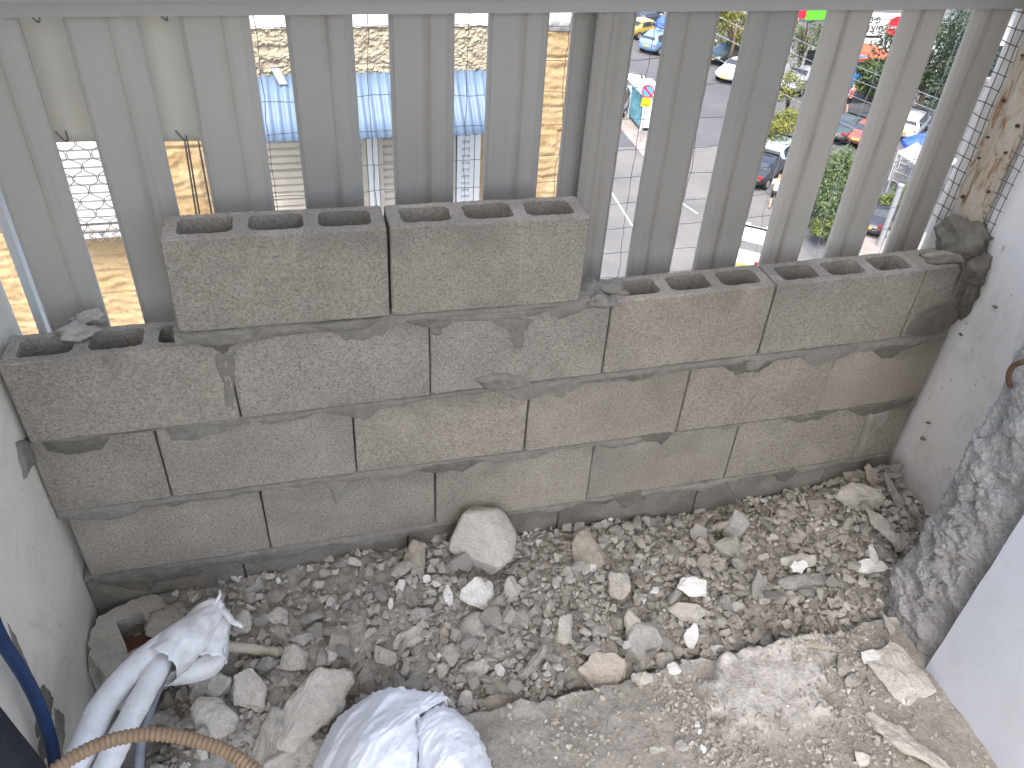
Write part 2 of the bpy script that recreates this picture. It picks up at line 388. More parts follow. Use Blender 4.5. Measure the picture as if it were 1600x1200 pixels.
stub = tag(m.build('broken_wall_end', M['raw_concrete'], smooth=False), 'rough grey broken concrete end of the demolished wall', 'broken wall')
# rusted bar end sticking from the broken wall
pr = [at(1600, 565, 0, 1.93), at(1583, 572, 0, 1.935), at(1576, 588, 0, 1.94), at(1578, 603, 0, 1.96)]
m = MB(); m.tube(catmull(pr, 6), .0055, 8); m.build('reinforcement_bar', M['rust_dark'], stub, True)

# ceiling over the room and an unseen storey added to block the sun; the balcony itself is open to the sky
m = MB(); m.box((-.15, YB, 2.7), (XRM + .35, -.62, 2.9)); tag(m.build('ceiling', M['room_wall']), 'white ceiling slab', kind='structure')
m = MB(); m.box((-3.0, YB, 2.905), (6.0, -.62, 5.8)); tag(m.build('sun_block_storey', M['cream_plaster_wall']), 'added unseen storey that blocks the sun', kind='structure')
# balcony base
m = MB(); m.box((-.15, -.50, -.25), (XR + .3, .205, -.03)); tag(m.build('balcony_floor', M['grey_slab']), kind='structure')

# room floor: dirty screed with its broken edge along the pit
def slab_edge(x): return SLABY - .006 + .016 * fbm((x * 9, 1, 0), 1, 5) + .018 * fbm((x * 2.2, 5, 0)) + .01 * (x - 1.4)
def slab_z(x, y):
    z = SLABZ + .008 * fbm((x * 5, y * 5, 2), 1, 4) + .004 * fbm((x * 30, y * 30, 8)) + .005 * abs(fbm((x * 12, y * 12, 5)))
    lip = math.exp(-((slab_edge(x) - y) / .022) ** 2); z += .008 * lip * (1 + fbm((x * 7, 3, 3)))
    # raised pale patch of old screed
    q = PATCH(x, y); z += .019 * q
    return z
_pc = [at(x, y, 2, .12) for x, y in ((1085, 1075), (1150, 1010), (1245, 980), (1300, 1000), (1290, 1060), (1310, 1112), (1225, 1158), (1130, 1130))]
def inpoly(x, y, P_):
    c = False; j = len(P_) - 1
    for i in range(len(P_)):
        a, b = P_[i], P_[j]
        if (a[1] > y) != (b[1] > y) and x < (b[0] - a[0]) * (y - a[1]) / (b[1] - a[1]) + a[0]: c = not c
        j = i
    return c
def pdist(x, y, P_):
    d = 9; p = Vector((x, y))
    for i in range(len(P_)):
        a = Vector(P_[i - 1][:2]); b = Vector(P_[i][:2]); t = max(0, min(1, (p - a).dot(b - a) / (b - a).length_squared)); d = min(d, (p - a - (b - a) * t).length)
    return d if inpoly(x, y, P_) else -d
def PATCH(x, y):
    d = pdist(x + .045 * fbm((x * 9, y * 9, 1), 1, 5), y + .045 * fbm((x * 9, y * 9, 6), 1, 5), _pc)
    return max(0, min(1, d / .022 + .3))
m = MB()
X0S = .80
NX, NY = 230, 150
def fl(u, v):
    x = lerp(X0S, 2.1, u); e = slab_edge(x); y = e - (v ** 1.4) * 2.1
    z = slab_z(x, y)
    if v == 0: z -= .012
    return (x, y, z)
m.grid(NX, NY, fl)
m.add([(lerp(X0S, 2.1, i / 60), slab_edge(lerp(X0S, 2.1, i / 60)) + .001, zz) for zz in (-.03, SLABZ - .008) for i in range(61)], [(i, i + 61, i + 62, i + 1) for i in range(60)])
m.add([(X0S, -.46, -.03), (X0S, -1.7, -.03), (X0S, -1.7, SLABZ), (X0S, -.46, SLABZ)], [(0, 1, 2, 3)])
n = NB('dirty_floor', .95, .12); co = n.coords(); a = n.noise(7, 6, .65, co); b = n.noise(120, 4, .7, co); s2 = n.noise(22, 5, .7, co)
c = n.ramp(a, [(.3, (.235, .213, .176)), (.55, (.32, .292, .245)), (.75, (.40, .368, .315))])
zz = n.sep(n.tc.outputs['Object'])[2]
c = n.mix(n.ramp(n.math('ADD', zz, n.math('MULTIPLY', n.math('SUBTRACT', s2, .5), .02)), [(.109, 0.0), (.122, .85)]), c, n.ramp(s2, [(.3, (.42, .385, .325)), (.65, (.64, .605, .545))]))
c = n.mix(1, c, n.ramp(b, [(.3, .75), (.7, 1.2)]), 'MULTIPLY')
st = n.ramp(n.noise(16, 6, .75, co, .8), [(.56, 0.0), (.7, 1.0)]); c = n.mix(n.math('MULTIPLY', st, .45), c, (.15, .135, .11))
n.color(c); ck_ = n.ramp(n.voro(4.5, n.coords((1, 1, 1)), 'DISTANCE_TO_EDGE'), [(.0, 0.0), (.02, 1.0)])
p = n.bump(s2, .9, .008); p = n.bump(b, .9, .003, p)
floor = tag(m.build('room_floor', n.m, smooth=True), kind='structure')

# ================================================================== BLOCK WALL
BH = .197
Z0 = [0.0, .2122, .4210, .6307, .8462]; SLOPE = [.0056, .0016, -.0095, .0065, -.016]
def ztop(k, x): return Z0[k] + SLOPE[k] * (x - 1) + BH
def zbot(k, x): return Z0[k] + SLOPE[k] * (x - 1)
def block_mesh(wd, seed, holes=3, hh=BH, dp=.10):
    rr = random.Random(seed); bm = bmesh.new()
    def loop(inset, z, jit):
        x0, x1, y0, y1 = inset, wd - inset, inset, dp - inset; r = .003; pts = []
        def seg(a, b, k):
            for i in range(k): t = i / k; pts.append((a[0] + (b[0] - a[0]) * t, a[1] + (b[1] - a[1]) * t))
        kx = max(4, int(wd / .008)); ky = 10
        seg((x0 + r, y0), (x1 - r, y0), kx); seg((x1 - r, y0), (x1, y0 + r), 1); seg((x1, y0 + r), (x1, y1 - r), ky); seg((x1, y1 - r), (x1 - r, y1), 1)
        seg((x1 - r, y1), (x0 + r, y1), kx); seg((x0 + r, y1), (x0, y1 - r), 1); seg((x0, y1 - r), (x0, y0 + r), ky); seg((x0, y0 + r), (x0 + r, y0), 1)
        out = []
        for x, y in pts:
            j = jit * noise.noise(Vector((x * 90 + seed * 7, y * 90, z * 90))) + .7 * jit * rr.uniform(-1, 1)
            ch = max(0, noise.noise(Vector((x * 28 + seed * 3, y * 28, z * 12 + seed))) - .35) * jit * 5
            cx = max(-1, min(1, (x - wd / 2) / (wd / 2))) ; cy = (y - dp / 2) / (dp / 2)
            kx_ = 1 if abs(cx) > .98 else 0; ky_ = 1 if abs(cy) > .9 else 0
            out.append(bm.verts.new((x - (j + ch) * kx_ * (1 if cx > 0 else -1), y - (j + ch) * ky_ * (1 if cy > 0 else -1), z + (jit * .8 * rr.uniform(-1, 1) if jit > .0005 else 0))))
        return out
    L = [loop(.0035, 0, .0012), loop(.0008, .0035, .0008)] + [loop(0, hh * t, .00035) for t in (.2, .5, .8)] + [loop(.0006, hh - .003, .0007), loop(.003, hh, .0012)]
    k = len(L[0])
    for a, b in zip(L, L[1:]):
        for i in range(k): bm.faces.new((a[i], a[(i + 1) % k], b[(i + 1) % k], b[i]))
    bm.faces.new(L[0][::-1])
    edges = [bm.edges.get((L[-1][i], L[-1][(i + 1) % k])) for i in range(k)]
    if holes:
        sh = .019; web = .028 if holes > 1 else .03; end = .026
        hw = (wd - 2 * end - web * (holes - 1)) / holes
        for q in range(holes):
            x0 = end + q * (hw + web); x1 = x0 + hw; y0, y1 = sh, dp - sh; r = .014; ring = []
            for cx, cy, a0 in ((x1 - r, y0 + r, -90), (x1 - r, y1 - r, 0), (x0 + r, y1 - r, 90), (x0 + r, y0 + r, 180)):
                for s_ in range(5):
                    a = RAD(a0 + s_ * 22.5); ring.append((cx + r * cos(a), cy + r * sin(a)))
            full = []
            for i in range(len(ring)):
                a, b = ring[i], ring[(i + 1) % len(ring)]; d = math.dist(a, b); kk = max(1, int(d / .01))
                for s_ in range(kk): full.append((lerp(a[0], b[0], s_ / kk), lerp(a[1], b[1], s_ / kk)))
            tops = [bm.verts.new((x + rr.uniform(-.0012, .0012), y + rr.uniform(-.0012, .0012), hh + rr.uniform(-.0012, .0008))) for x, y in full]
            mid = [bm.verts.new((x + (.003 if x < (x0 + x1) / 2 else -.003), y + (.003 if y < dp / 2 else -.003), hh * .5)) for x, y in full]
            bot = [bm.verts.new((x + (.006 if x < (x0 + x1) / 2 else -.006), y + (.006 if y < dp / 2 else -.006), .02)) for x, y in full]
            kk = len(full)
            edges += [bm.edges.new((tops[i], tops[(i + 1) % kk])) for i in range(kk)]
            for a, b in ((tops, mid), (mid, bot)):
                for i in range(kk): bm.faces.new((a[i], a[(i + 1) % kk], b[(i + 1) % kk], b[i]))
            bm.faces.new(bot)
    bmesh.ops.triangle_fill(bm, use_beauty=True, use_dissolve=False, edges=edges)
    bmesh.ops.recalc_face_normals(bm, faces=bm.faces[:])
    me = bpy.data.meshes.new('block'); bm.to_mesh(me); bm.free(); me.materials.append(M['block']); return me
wall = thing('block_wall', 'unfinished hollow concrete block wall with mortar joints across the balcony', 'wall')
full = [block_mesh(.4, s) for s in (1, 2, 3, 4)]
def put_block(k, x0, me, dy=0, rx=0, label=None):
    o = obj('concrete_block', me, wall, (x0, dy, zbot(k, x0)))
    o.rotation_euler = (rx, -math.atan(SLOPE[k]), 0)
    if label: o['label'] = label
    return o
def damp(me):
    me.materials.clear(); me.materials.append(M['damp_cement']); return me
W = .403
jr = random.Random(5)
COURSES = [(0, 0.0), (1, .0704), (2, -.1128), (3, .0618), (4, .3838)]
XEND = 2.224
for k, xs in COURSES:
    x = xs; i = 0
    if k == 4:
        for i in range(2): put_block(4, xs + i * W + (.002 if i else 0), full[i + 1], -.004)
        continue
    xs_list = []
    while x < XEND - .02:
        xs_list.append(x); x += W
    for i, x in enumerate(xs_list):
        a = max(x, XL + .004); b = min(x + .4, XEND)
        if k == 0: put_block(k, a, damp(block_mesh(b - a, 70 + i, 0)), jr.uniform(-.002, .002)); continue
        if b - a > .395: put_block(k, a, full[jr.randrange(4)], jr.uniform(-.0025, .0015))
        else:
            wd = b - a
            put_block(k, a, block_mesh(wd, 40 + k * 10 + i, 1 if wd < .2 else 3), jr.uniform(-.002, .002))
# mortar beds
def bed(k, x0, x1, seed, droopk=1.0):
    mb = MB(); N = int((x1 - x0) / .006); nv = 9; vs = []
    for i in range(N + 1):
        x = lerp(x0, x1, i / N)
        zt = zbot(k, x) if k < 5 else 0; zb_ = ztop(k - 1, x)
        d = max(0, noise.noise(Vector((x * 4.8, seed, 0))) + .10) * .062 * droopk + max(0, noise.noise(Vector((x * 17, seed, 3)))) * .016 + .001
        u_ = max(0, noise.noise(Vector((x * 6, seed, 9))) - .25) * .012
        bul = .0015 + max(-.004, .006 * noise.noise(Vector((x * 13, seed, 5)))) + .09 * max(0, d - .006)*.5
        bul = min(bul, .010)
        edge = min(1, min(i, N - i) / 3)
        for j in range(nv + 1):
            v = j / nv
            z = lerp(zb_ - d, zt + u_, v)
            y = -(bul) * (sin(pi * v) ** .55) * edge + .0035 * (1 - sin(pi * v)) + .0016 * noise.noise(Vector((x * 70, z * 70, seed)))
            if v > .93: y = .012
            z += .0012 * noise.noise(Vector((x * 60, v * 9, seed + 4)))
            vs.append((x, y, z))
    mb.add(vs, [(i * (nv + 1) + j, (i + 1) * (nv + 1) + j, (i + 1) * (nv + 1) + j + 1, i * (nv + 1) + j + 1) for i in range(N) for j in range(nv)])
    # the bed proper, filling the joint back to the rear face
    for i in range(0, N, 12):
        xa = lerp(x0, x1, i / N); xb = lerp(x0, x1, min(N, i + 12) / N)
        mb.box((xa, .006, ztop(k - 1, xa) - .001), (xb, .094, max(ztop(k - 1, xa) + .001, zbot(k, xb) + .001)))
    return mb.build('mortar_bed', M['mortar'], wall, True)
bed(1, .055, XEND, 11); bed(2, .055, XEND, 23); bed(3, .055, XEND, 37, 1.0); bed(4, .372, 1.245, 52, 1.1)
# mortar smears with a shape of their own, on the wall face
def smear(pts, hgt=.004, mat='mortar', seed=0, plane=(1, -.0005), rough=.004, parent=wall, name='mortar_smear', sub=6):
    ax, v0 = plane
    P3 = [at(x, y, ax, v0) for x, y in pts]
    ring = []
    for i in range(len(P3)):
        a, b = P3[i], P3[(i + 1) % len(P3)]
        for s_ in range(sub): ring.append(a.lerp(b, s_ / sub))
    c = sum(ring, Vector()) / len(ring); K = len(ring); mb = MB(); vs = []
    sgn = 1 if (ax == 0 and v0 < 1) else -1
    for r_ in range(7):
        s_ = 1 - r_ / 7
        for i, p in enumerate(ring):
            q = c + (p - c) * s_
            jit = rough * s_ * noise.noise(p * 55 + Vector((seed, 0, 0))) + rough * .5 * noise.noise(p * 160)
            q = q + (p - c).normalized() * jit
            hh = hgt * (1 - s_ ** 4) ** .6 * (.8 + .5 * noise.noise(q * 40 + Vector((0, seed, 0)))) + .0012 * noise.noise(q * 150)
            q[ax] = v0 + sgn * (hh if r_ else -.003)
            vs.append(q)
    vs.append(Vector(c)); vs[-1][ax] = v0 + sgn * hgt
    fs = [(r_ * K + i, r_ * K + (i + 1) % K, (r_ + 1) * K + (i + 1) % K, (r_ + 1) * K + i) for r_ in range(6) for i in range(K)]
    fs += [(6 * K + i, 6 * K + (i + 1) % K, 7 * K) for i in range(K)]
    mb.add(vs, fs)
    return mb.build(name, M[mat], parent, True)
SM = [([(325,545),(372,542),(366,600),(371,645),(352,640),(348,600)], .0025, 'mortar'),
      ([(268,520),(340,516),(420,508),(398,530),(345,540),(285,534)], .012, 'mortar'),
      ([(470,508),(560,498),(600,496),(575,512),(520,520)], .008, 'mortar'),
      ([(655,497),(760,488),(880,478),(845,492),(762,500),(690,503)], .008, 'mortar'),
      ([(750,483),(775,484),(800,497),(835,500),(820,520),(818,545),(805,548),(800,520),(770,505)], .003, 'mortar'),
      ([(742,592),(770,582),(815,588),(830,600),(800,608),(755,607)], .012, 'mortar'),
      ([(60,692),(110,682),(180,682),(165,702),(110,712),(70,706)], .004, 'wet_mortar'),
      ([(250,668),(330,655),(400,650),(350,675),(300,690),(262,690)], .002, 'mortar'),
      ([(505,752),(552,742),(540,770),(525,790),(517,772)], .005, 'mortar'),
      ([(1240,553),(1310,540),(1330,548),(1290,570),(1265,575)], .003, 'mortar'),
      ([(1355,635),(1432,618),(1425,628),(1390,640),(1360,648)], .006, 'wet_mortar'),
      ([(135,905),(205,890),(300,882),(322,893),(250,905),(232,925),(175,915)], .014, 'wet_mortar'),
      ([(400,862),(480,846),(520,848),(460,866),(420,874)], .010, 'mortar'),
      ([(955,775),(1000,765),(1010,780),(975,795)], .004, 'wet_mortar'),
      ([(690,738),(740,740),(770,765),(730,760)], .0015, 'mortar')]
for i, (pp, hh, mt) in enumerate(SM): smear(pp, hh, mt, i)
def to_px(p):
    q = ROT.transposed() @ (Vector(p) - CAM); return 800 + FPX * q.x / -q.z, 600 - FPX * q.y / -q.z
dr = random.Random(21)
for k in (1, 2, 3, 4):
    for _ in range(9 if k < 4 else 5):
        x0 = dr.uniform(.1, 2.15) if k < 4 else dr.uniform(.45, 1.15); zt_ = ztop(k - 1, x0) + .004; w_ = dr.uniform(.03, .11); h_ = dr.uniform(.012, .05)
        P_ = [(x0 + w_ * a, 0, zt_ - h_ * b) for a, b in ((-1, 0), (-.4, -.1), (.3, -.12), (1, .02), (.75, .35 + dr.uniform(-.2, .2)), (.35, .55 + dr.uniform(-.2, .5)), (0, .8 + dr.uniform(-.3, .4)), (-.4, .5 + dr.uniform(-.3, .4)), (-.8, .3))]
        smear([to_px(q) for q in P_], dr.uniform(.0018, .005), dr.choice(('mortar', 'mortar', 'wet_mortar')), dr.random() * 90, rough=.006)
# dark mortar packed round the last cut block, on its face and against the wall
smear([(1408,526),(1425,492),(1470,470),(1500,440),(1505,408),(1540,400),(1530,440),(1500,500),(1475,520),(1440,528)], .010, 'wet_mortar', 31, rough=.008)
smear([(1440,398),(1475,392),(1500,398),(1512,408),(1478,412),(1450,412)], .010, 'mortar', 32)
# pale pointed repair on the cut block of the second course
smear([(1358,645),(1392,632),(1392,650),(1372,668),(1362,700),(1340,712),(1348,680)], .006, 'dust', 33)
# lumps: the big mortar dab in the corner and the crumbs on top of blocks
def lump(name, c, r, mat, seed, parent=None, det=3, amp=.35, fr=9):
    bm = bmesh.new(); bmesh.ops.create_icosphere(bm, subdivisions=det, radius=1)
    for v in bm.verts:
        d = v.co.normalized(); k = 1 + amp * noise.fractal(d * 1.6 + Vector((seed * 3.1, 0, 0)), 1, 2, 4) + .05 * noise.noise(d * fr + Vector((0, seed, 0)))
        v.co = Vector((d.x * r[0], d.y * r[1], d.z * r[2])) * k
    me = bpy.data.meshes.new(name); bm.to_mesh(me); bm.free(); me.materials.append(M[mat]); me.polygons.foreach_set('use_smooth', [True] * len(me.polygons))
    return obj(name, me, parent, c)
lump('mortar_lump', (2.205, .062, .872), (.055, .070, .058), 'wet_mortar', 3, wall, 4, .34, 3.5)
lump('mortar_lump', (2.215, .02, .825), (.045, .050, .050), 'wet_mortar', 8, wall, 4, .3, 3)
lump('mortar_lump', (2.225, -.006, .76), (.02, .02, .06), 'wet_mortar', 9, wall, 4, .5, 5)
for (x, y, r, s_) in ((118, 519, .024, 4), (140, 497, .020, 5), (915, 458, .03, 6), (955, 450, .026, 7), (940, 470, .02, 12)):
    lump('mortar_lump', at(x, y, 2, .835), (r * 1.5, r, r * .6), 'dust' if x < 200 else 'mortar', s_, wall, 3, .5, 7)
# mortar splashes on the white side walls (parts of those walls)
smear([(22,690),(50,682),(66,700),(48,730),(36,752),(28,725)], .012, 'mortar', 41, (0, XL + .001), .006, left_wall, 'mortar_splash').scale = (1, 1, 1)
for pts, sd_ in (([(52,1075),(68,1060),(84,1085),(78,1130),(96,1200),(62,1215),(50,1140)], 42), ([(82,1100),(100,1118),(102,1150),(96,1190),(84,1150)], 43), ([(3,955),(30,1050),(44,1090),(52,1060),(36,1020)], 45)):
    smear(pts, .004, 'mortar', sd_, (0, XL - .001), .006, left_wall, 'mortar_splash')
for i, (x, y, r) in enumerate(((1548, 370, .008), (1553, 478, .007), (1500, 522, .006), (1442, 685, .008), (1450, 660, .007))):
    smear([(x - r * 700, y), (x, y - r * 400), (x + r * 700, y + 2), (x + 2, y + r * 500)], .003, 'mortar', 60 + i, (0, XR - .001), .003, right_wall, 'mortar_splash')

# ================================================================== FENCE
SY = .20
def slat(x0, x1, flip, mat, seed, y=SY, zb=-.12, zt=1.385):
    wd = x1 - x0
    prof = [(0, .008), (0, 0), (.03, -.003), (.05, 0.0), (.54, .001), (.565, .0010), (.59, .0008), (.63, -.0018), (.70, -.0036), (.86, -.004), (.90, -.002), (.97, .001), (1, .004), (1, .010)]
    if flip: prof = [(1 - a, b) for a, b in prof][::-1]
    mb = MB(); nz = 14; vs = []
    lean = random.uniform(-.003, .003)
    for j in range(nz + 1):
        t = j / nz; z = lerp(zb, zt, t)
        for a, b in prof: vs.append((a * wd + lean * (1 - t) + .0006 * noise.noise(Vector((a * 3, z * 4, seed))), b + .001 * noise.noise(Vector((a * 2, z * 3, seed + 9))), z))
    k = len(prof)
    mb.add(vs, [(j * k + i, j * k + i + 1, (j + 1) * k + i + 1, (j + 1) * k + i) for j in range(nz) for i in range(k - 1)])
    o = mb.build('slat', M[mat], fence, False, (x0, y, 0))
    md = o.modifiers.new('thick', 'SOLIDIFY'); md.thickness = .0015; md.offset = 1
    return o
fence = thing('slatted_fence', 'grey painted steel fence of upright profiled slats behind the block wall', 'fence')
for i, (a, b) in enumerate(((-.07, .02), (.104, .214), (.285, .398), (.468, .583), (.647, .763), (.831, .953), (1.021, 1.139))): slat(a, b, False, 'slat_lit' if i < 4 else 'slat_paint', i)
slat(1.199, 1.262, False, 'slat_speckled', 20, SY + .03)
slat(1.236, 1.312, True, 'slat_speckled', 21, SY - .012)
for i, (a, b) in enumerate(((1.388, 1.498), (1.567, 1.679))): slat(a, b, True, 'slat_speckled', 30 + i)
for i, (a, b) in enumerate(((1.752, 1.856), (1.938, 2.038), (2.120, 2.217))): slat(a, b, True, 'slat_warm', 40 + i)
m = MB(); m.box((XL - .1, .172, 1.3785), (XR, .214, 1.402)); m.build('bottom_rail', M['rail_paint'], fence)
m = MB(); m.box((XL - .1, .160, 1.4045), (XR, .235, 1.44)); m.build('top_rail', M['rail_paint'], fence)
# white corner post seen at far left
m = MB(); m.box((.066, .235, -.12), (.082, .275, 1.40)); m.build('post', M['shutter_white'], fence)
# wire mesh behind the slats
mesh_t = thing('wire_mesh', 'thin bent wire netting stretched behind the fence slats', 'wire netting')
MY = .252
rw = random.Random(3)
x = .52
while x < 2.23:
    mb = MB(); s_ = rw.random() * 50
    mb.tube([(x + .010 * noise.noise(Vector((z * 7, s_, 0))) + .004 * noise.noise(Vector((z * 30, s_, 0))), MY + .006 * noise.noise(Vector((z * 5, s_, 4))), z) for z in [.55 + .022 * i for i in range(39)]], .0007, 5)
    mb.build('upright_wire', M['wire'] if x < 1.75 else M['white_wire'], mesh_t, True); x += .068 + rw.uniform(-.012, .012)
z = .60
while z < 1.38:
    mb = MB(); s_ = rw.random() * 50
    mb.tube([(xx, MY + .003, z + .008 * noise.noise(Vector((xx * 6, s_, 0))) + .003 * noise.noise(Vector((xx * 35, s_, 0)))) for xx in [.50 + .02 * i for i in range(88)]], .0007, 5)
    mb.build('cross_wire', M['wire'], mesh_t, True); z += .066 + rw.uniform(-.006, .006)
# hung board at left
board = thing('hung_board', 'beige board tied with wire behind the two leftmost gaps of the fence', 'board')
m = MB()
m.grid(20, 20, lambda u, v: (lerp(.02, .50, u), .296 + .012 * sin(u * 5) * 1 + .006 * v, lerp(1.118, 1.47, v)))
o = m.build('panel', M['sheet_beige'], board, True); md = o.modifiers.new('t', 'SOLIDIFY'); md.thickness = .005
for (x, y) in ((55, 27), (255, 25), (100, 214), (286, 213)):
    c = at(x, y, 1, .285); mb = MB(); mb.tube(catmull([c + Vector((-.012, 0, .012)), c + Vector((0, -.012, 0)), c + Vector((.006, -.004, -.006)), c + Vector((.004, .006, .010))], 5), .0016, 6); mb.build('tie_wire', M['wire'], board, True)
# rusty plate and netting strips on the right wall
m = MB()
m.grid(8, 60, lambda u, v: (XR - .010 - (.004 if .3 < u < .75 else 0) + .001 * fbm((u * 5, v * 30, 0)), lerp(.150, .045, u) + (.005 * fbm((v * 30, 3, 1)) if u in (0, 1) else 0), lerp(.86, 1.5, v)))
m.box((XR - .0105, .049, .86), (XR - .004, .146, 1.5))
rp = tag(m.build('rusty_plate', M['rusty_plate']), 'flaking rusty steel strip with bolt holes standing on the right wall', 'steel strip')
for i in range(7):
    for yy in (.064, .130):
        z = .91 + i * .085 + (.04 if yy > .1 else 0) + random.uniform(-.02, .02)
        mb = MB(); mb.tube([(XR - .0165, yy, z), (XR - .011, yy, z)], random.uniform(.0028, .0045), 10); mb.build('bolt_hole', M['rust_dark'], rp, True)
for name, ya, yb, lab, mt in (('netting_strip', .150, .200, 'strip of square wire netting between the last slat and the rusty strip', 'rust_dark'), ('netting_strip', .005, .05, 'strip of wire netting on the white wall beside the rusty strip', 'wire')):
    t = thing(name, lab, 'wire netting')
    for yy in (ya + .006, lerp(ya, yb, .55)):
        mb = MB(); mb.tube([(XR - .012 - .003 * noise.noise(Vector((i * .4, yy * 99, 0))), yy + .002 * noise.noise(Vector((i * .3, yy * 50, 7))), .86 + i * .02) for i in range(33)], .0011, 5); mb.build('long_wire', M[mt], t, True)
    for i in range(19):
        z = .875 + i * .033; mb = MB(); mb.tube([(XR - .014, ya - .004 * random.random(), z), (XR - .016, lerp(ya, yb, .5), z + random.uniform(-.002, .002)), (XR - .013, yb + .004 * random.random(), z + random.uniform(-.004, .002))], .0011, 5); mb.build('short_wire', M[mt], t, True)
# washing lines outside
for i, ((xa, ya_), (xb, yb_), lab) in enumerate((((1000, 22), (1470, 262), 'lowest'), ((1030, 6), (1480, 208), 'second lowest'), ((1060, -8), (1480, 180), 'second highest'), ((1090, -22), (1480, 160), 'highest'))):
    a = at(xa, ya_, 1, 1.6); b = at(xb, yb_, 1, .62); mb = MB(); mb.tube([a.lerp(b, k / 14) - Vector((0, 0, .02 * sin(pi * k / 14))) for k in range(15)], .0010, 6)
    tag(mb.build('washing_line', M['white_wire'], smooth=True), 'white washing line outside the fence, %s of the slanting lines' % lab, 'washing line', 'washing lines outside the fence')

# ================================================================== RUBBLE HEAP
def heap(x, y):
    wz = interp(x, [(.05, .075), (.13, .09), (.43, .130), (.8, .148), (1.22, .115), (1.64, .090), (2.0, .125), (2.24, .155)])
    ez = interp(x, [(.05, .02), (.3, .055), (.7, .062), (1.2, .060), (1.8, .064), (2.0, .075), (2.24, .09)])
    t = min(1, max(0, -y / .45)); z = lerp(wz, ez, t)
    z += .030 * sin(pi * t) * interp(x, [(.3, .2), (.7, 1), (1.3, .6), (2.2, 1.1)])
    z += .016 * fbm((x * 7, y * 7, 4), 1, 3) + .005 * fbm((x * 30, y * 30, 1))
    if x < .34: z -= .15 * max(0, 1 - ((x - .13) / .15) ** 2) * max(0, 1 - ((y + .22) / .20) ** 2)
    if y < -.45: z += min(0, (y + .45)) * .02
    return z
def ground(x, y):
    if x > X0S + .02 and y < slab_edge(x): return slab_z(x, y)
    return heap(x, y)
def hit(px, py):
    d = ray(px, py); t = .6
    while t < 3.5:
        p = CAM + d * t
        if p.z < ground(p.x, p.y): return p
        t += .004
    return p
m = MB()
m.grid(300, 75, lambda u, v: (lerp(XL - .02, XR + .02, u), lerp(.0, -.47, v), heap(lerp(XL - .02, XR + .02, u), lerp(.0, -.47, v)) - .004))
m.grid(110, 190, lambda u, v: (lerp(XL - .02, X0S + .05, u), lerp(-.465, -2.2, v), heap(lerp(XL - .02, X0S + .05, u), lerp(-.465, -2.2, v)) - .005))
tag(m.build('rubble_dust', M['dust'], smooth=True), 'fine grey dust and crumbs filling the rubble heap', 'dust', kind='stuff')

def hull_pts(rr, sx, sy, sz, n_=14, boxy=.5):
    bm = bmesh.new()
    for _ in range(n_):
        d = Vector((rr.gauss(0, 1), rr.gauss(0, 1), rr.gauss(0, 1))).normalized()
        mx = max(abs(d.x), abs(d.y), abs(d.z)); d = d.lerp(d / mx, boxy) * rr.uniform(.82, 1.05)
        bm.verts.new((d.x * sx, d.y * sy, d.z * sz))
    r = bmesh.ops.convex_hull(bm, input=bm.verts[:])
    bmesh.ops.delete(bm, geom=[g for g in r['geom_interior'] if isinstance(g, bmesh.types.BMVert)], context='VERTS')
    return bm
def rock_mesh(seed, sx, sy, sz, n_=14, boxy=.5, det=0, amp=.04, mat='rubble', bev=.12):
    rr = random.Random(seed); bm = hull_pts(rr, sx, sy, sz, n_, boxy)
    if det:
        bmesh.ops.dissolve_limit(bm, angle_limit=RAD(8), verts=bm.verts[:], edges=bm.edges[:])
        bmesh.ops.bevel(bm, geom=bm.edges[:], offset=min(sx, sy, sz) * bev, segments=1, affect='EDGES', clamp_overlap=True)
        bmesh.ops.triangulate(bm, faces=bm.faces[:])
        for _ in range(det): bmesh.ops.subdivide_edges(bm, edges=bm.edges[:], cuts=1, use_grid_fill=True)
        ms = max(sx, sy, sz); bm.normal_update()
        for v in bm.verts:
            k = fbm(v.co / ms * 2.2 + Vector((seed, 0, 0)), 1, 5) + .35 * abs(fbm(v.co / ms * 7 + Vector((0, seed, 0)), 1, 2)); v.co += v.normal * (amp * ms * k)
    bmesh.ops.recalc_face_normals(bm, faces=bm.faces[:])
    me = bpy.data.meshes.new('rock'); bm.to_mesh(me); bm.free(); me.materials.append(M[mat]); return me
def flake_mesh(seed, rx, ry, th, mat='white_plaster'):
    "a thin broken plate with a jagged outline"
    rr = random.Random(seed); k = 13; mb = MB(); o1 = []
    for i in range(k):
        a = 2 * pi * (i + rr.uniform(-.35, .35)) / k; r = rr.uniform(.68, 1.05); o1.append((rx * r * cos(a), ry * r * sin(a)))
    vs = [(x, y, -th / 2) for x, y in o1] + [(x * .96, y * .96, th / 2 + rr.uniform(-.1, .1) * th) for x, y in o1] + [(0, 0, th * .6)]
    mb.add(vs, [tuple(range(k))[::-1]] + [(i, (i + 1) % k, k + (i + 1) % k, k + i) for i in range(k)] + [(k + i, k + (i + 1) % k, 2 * k) for i in range(k)])
    return mb.mesh('flake', M[mat])
rs = random.Random(99)
used = []
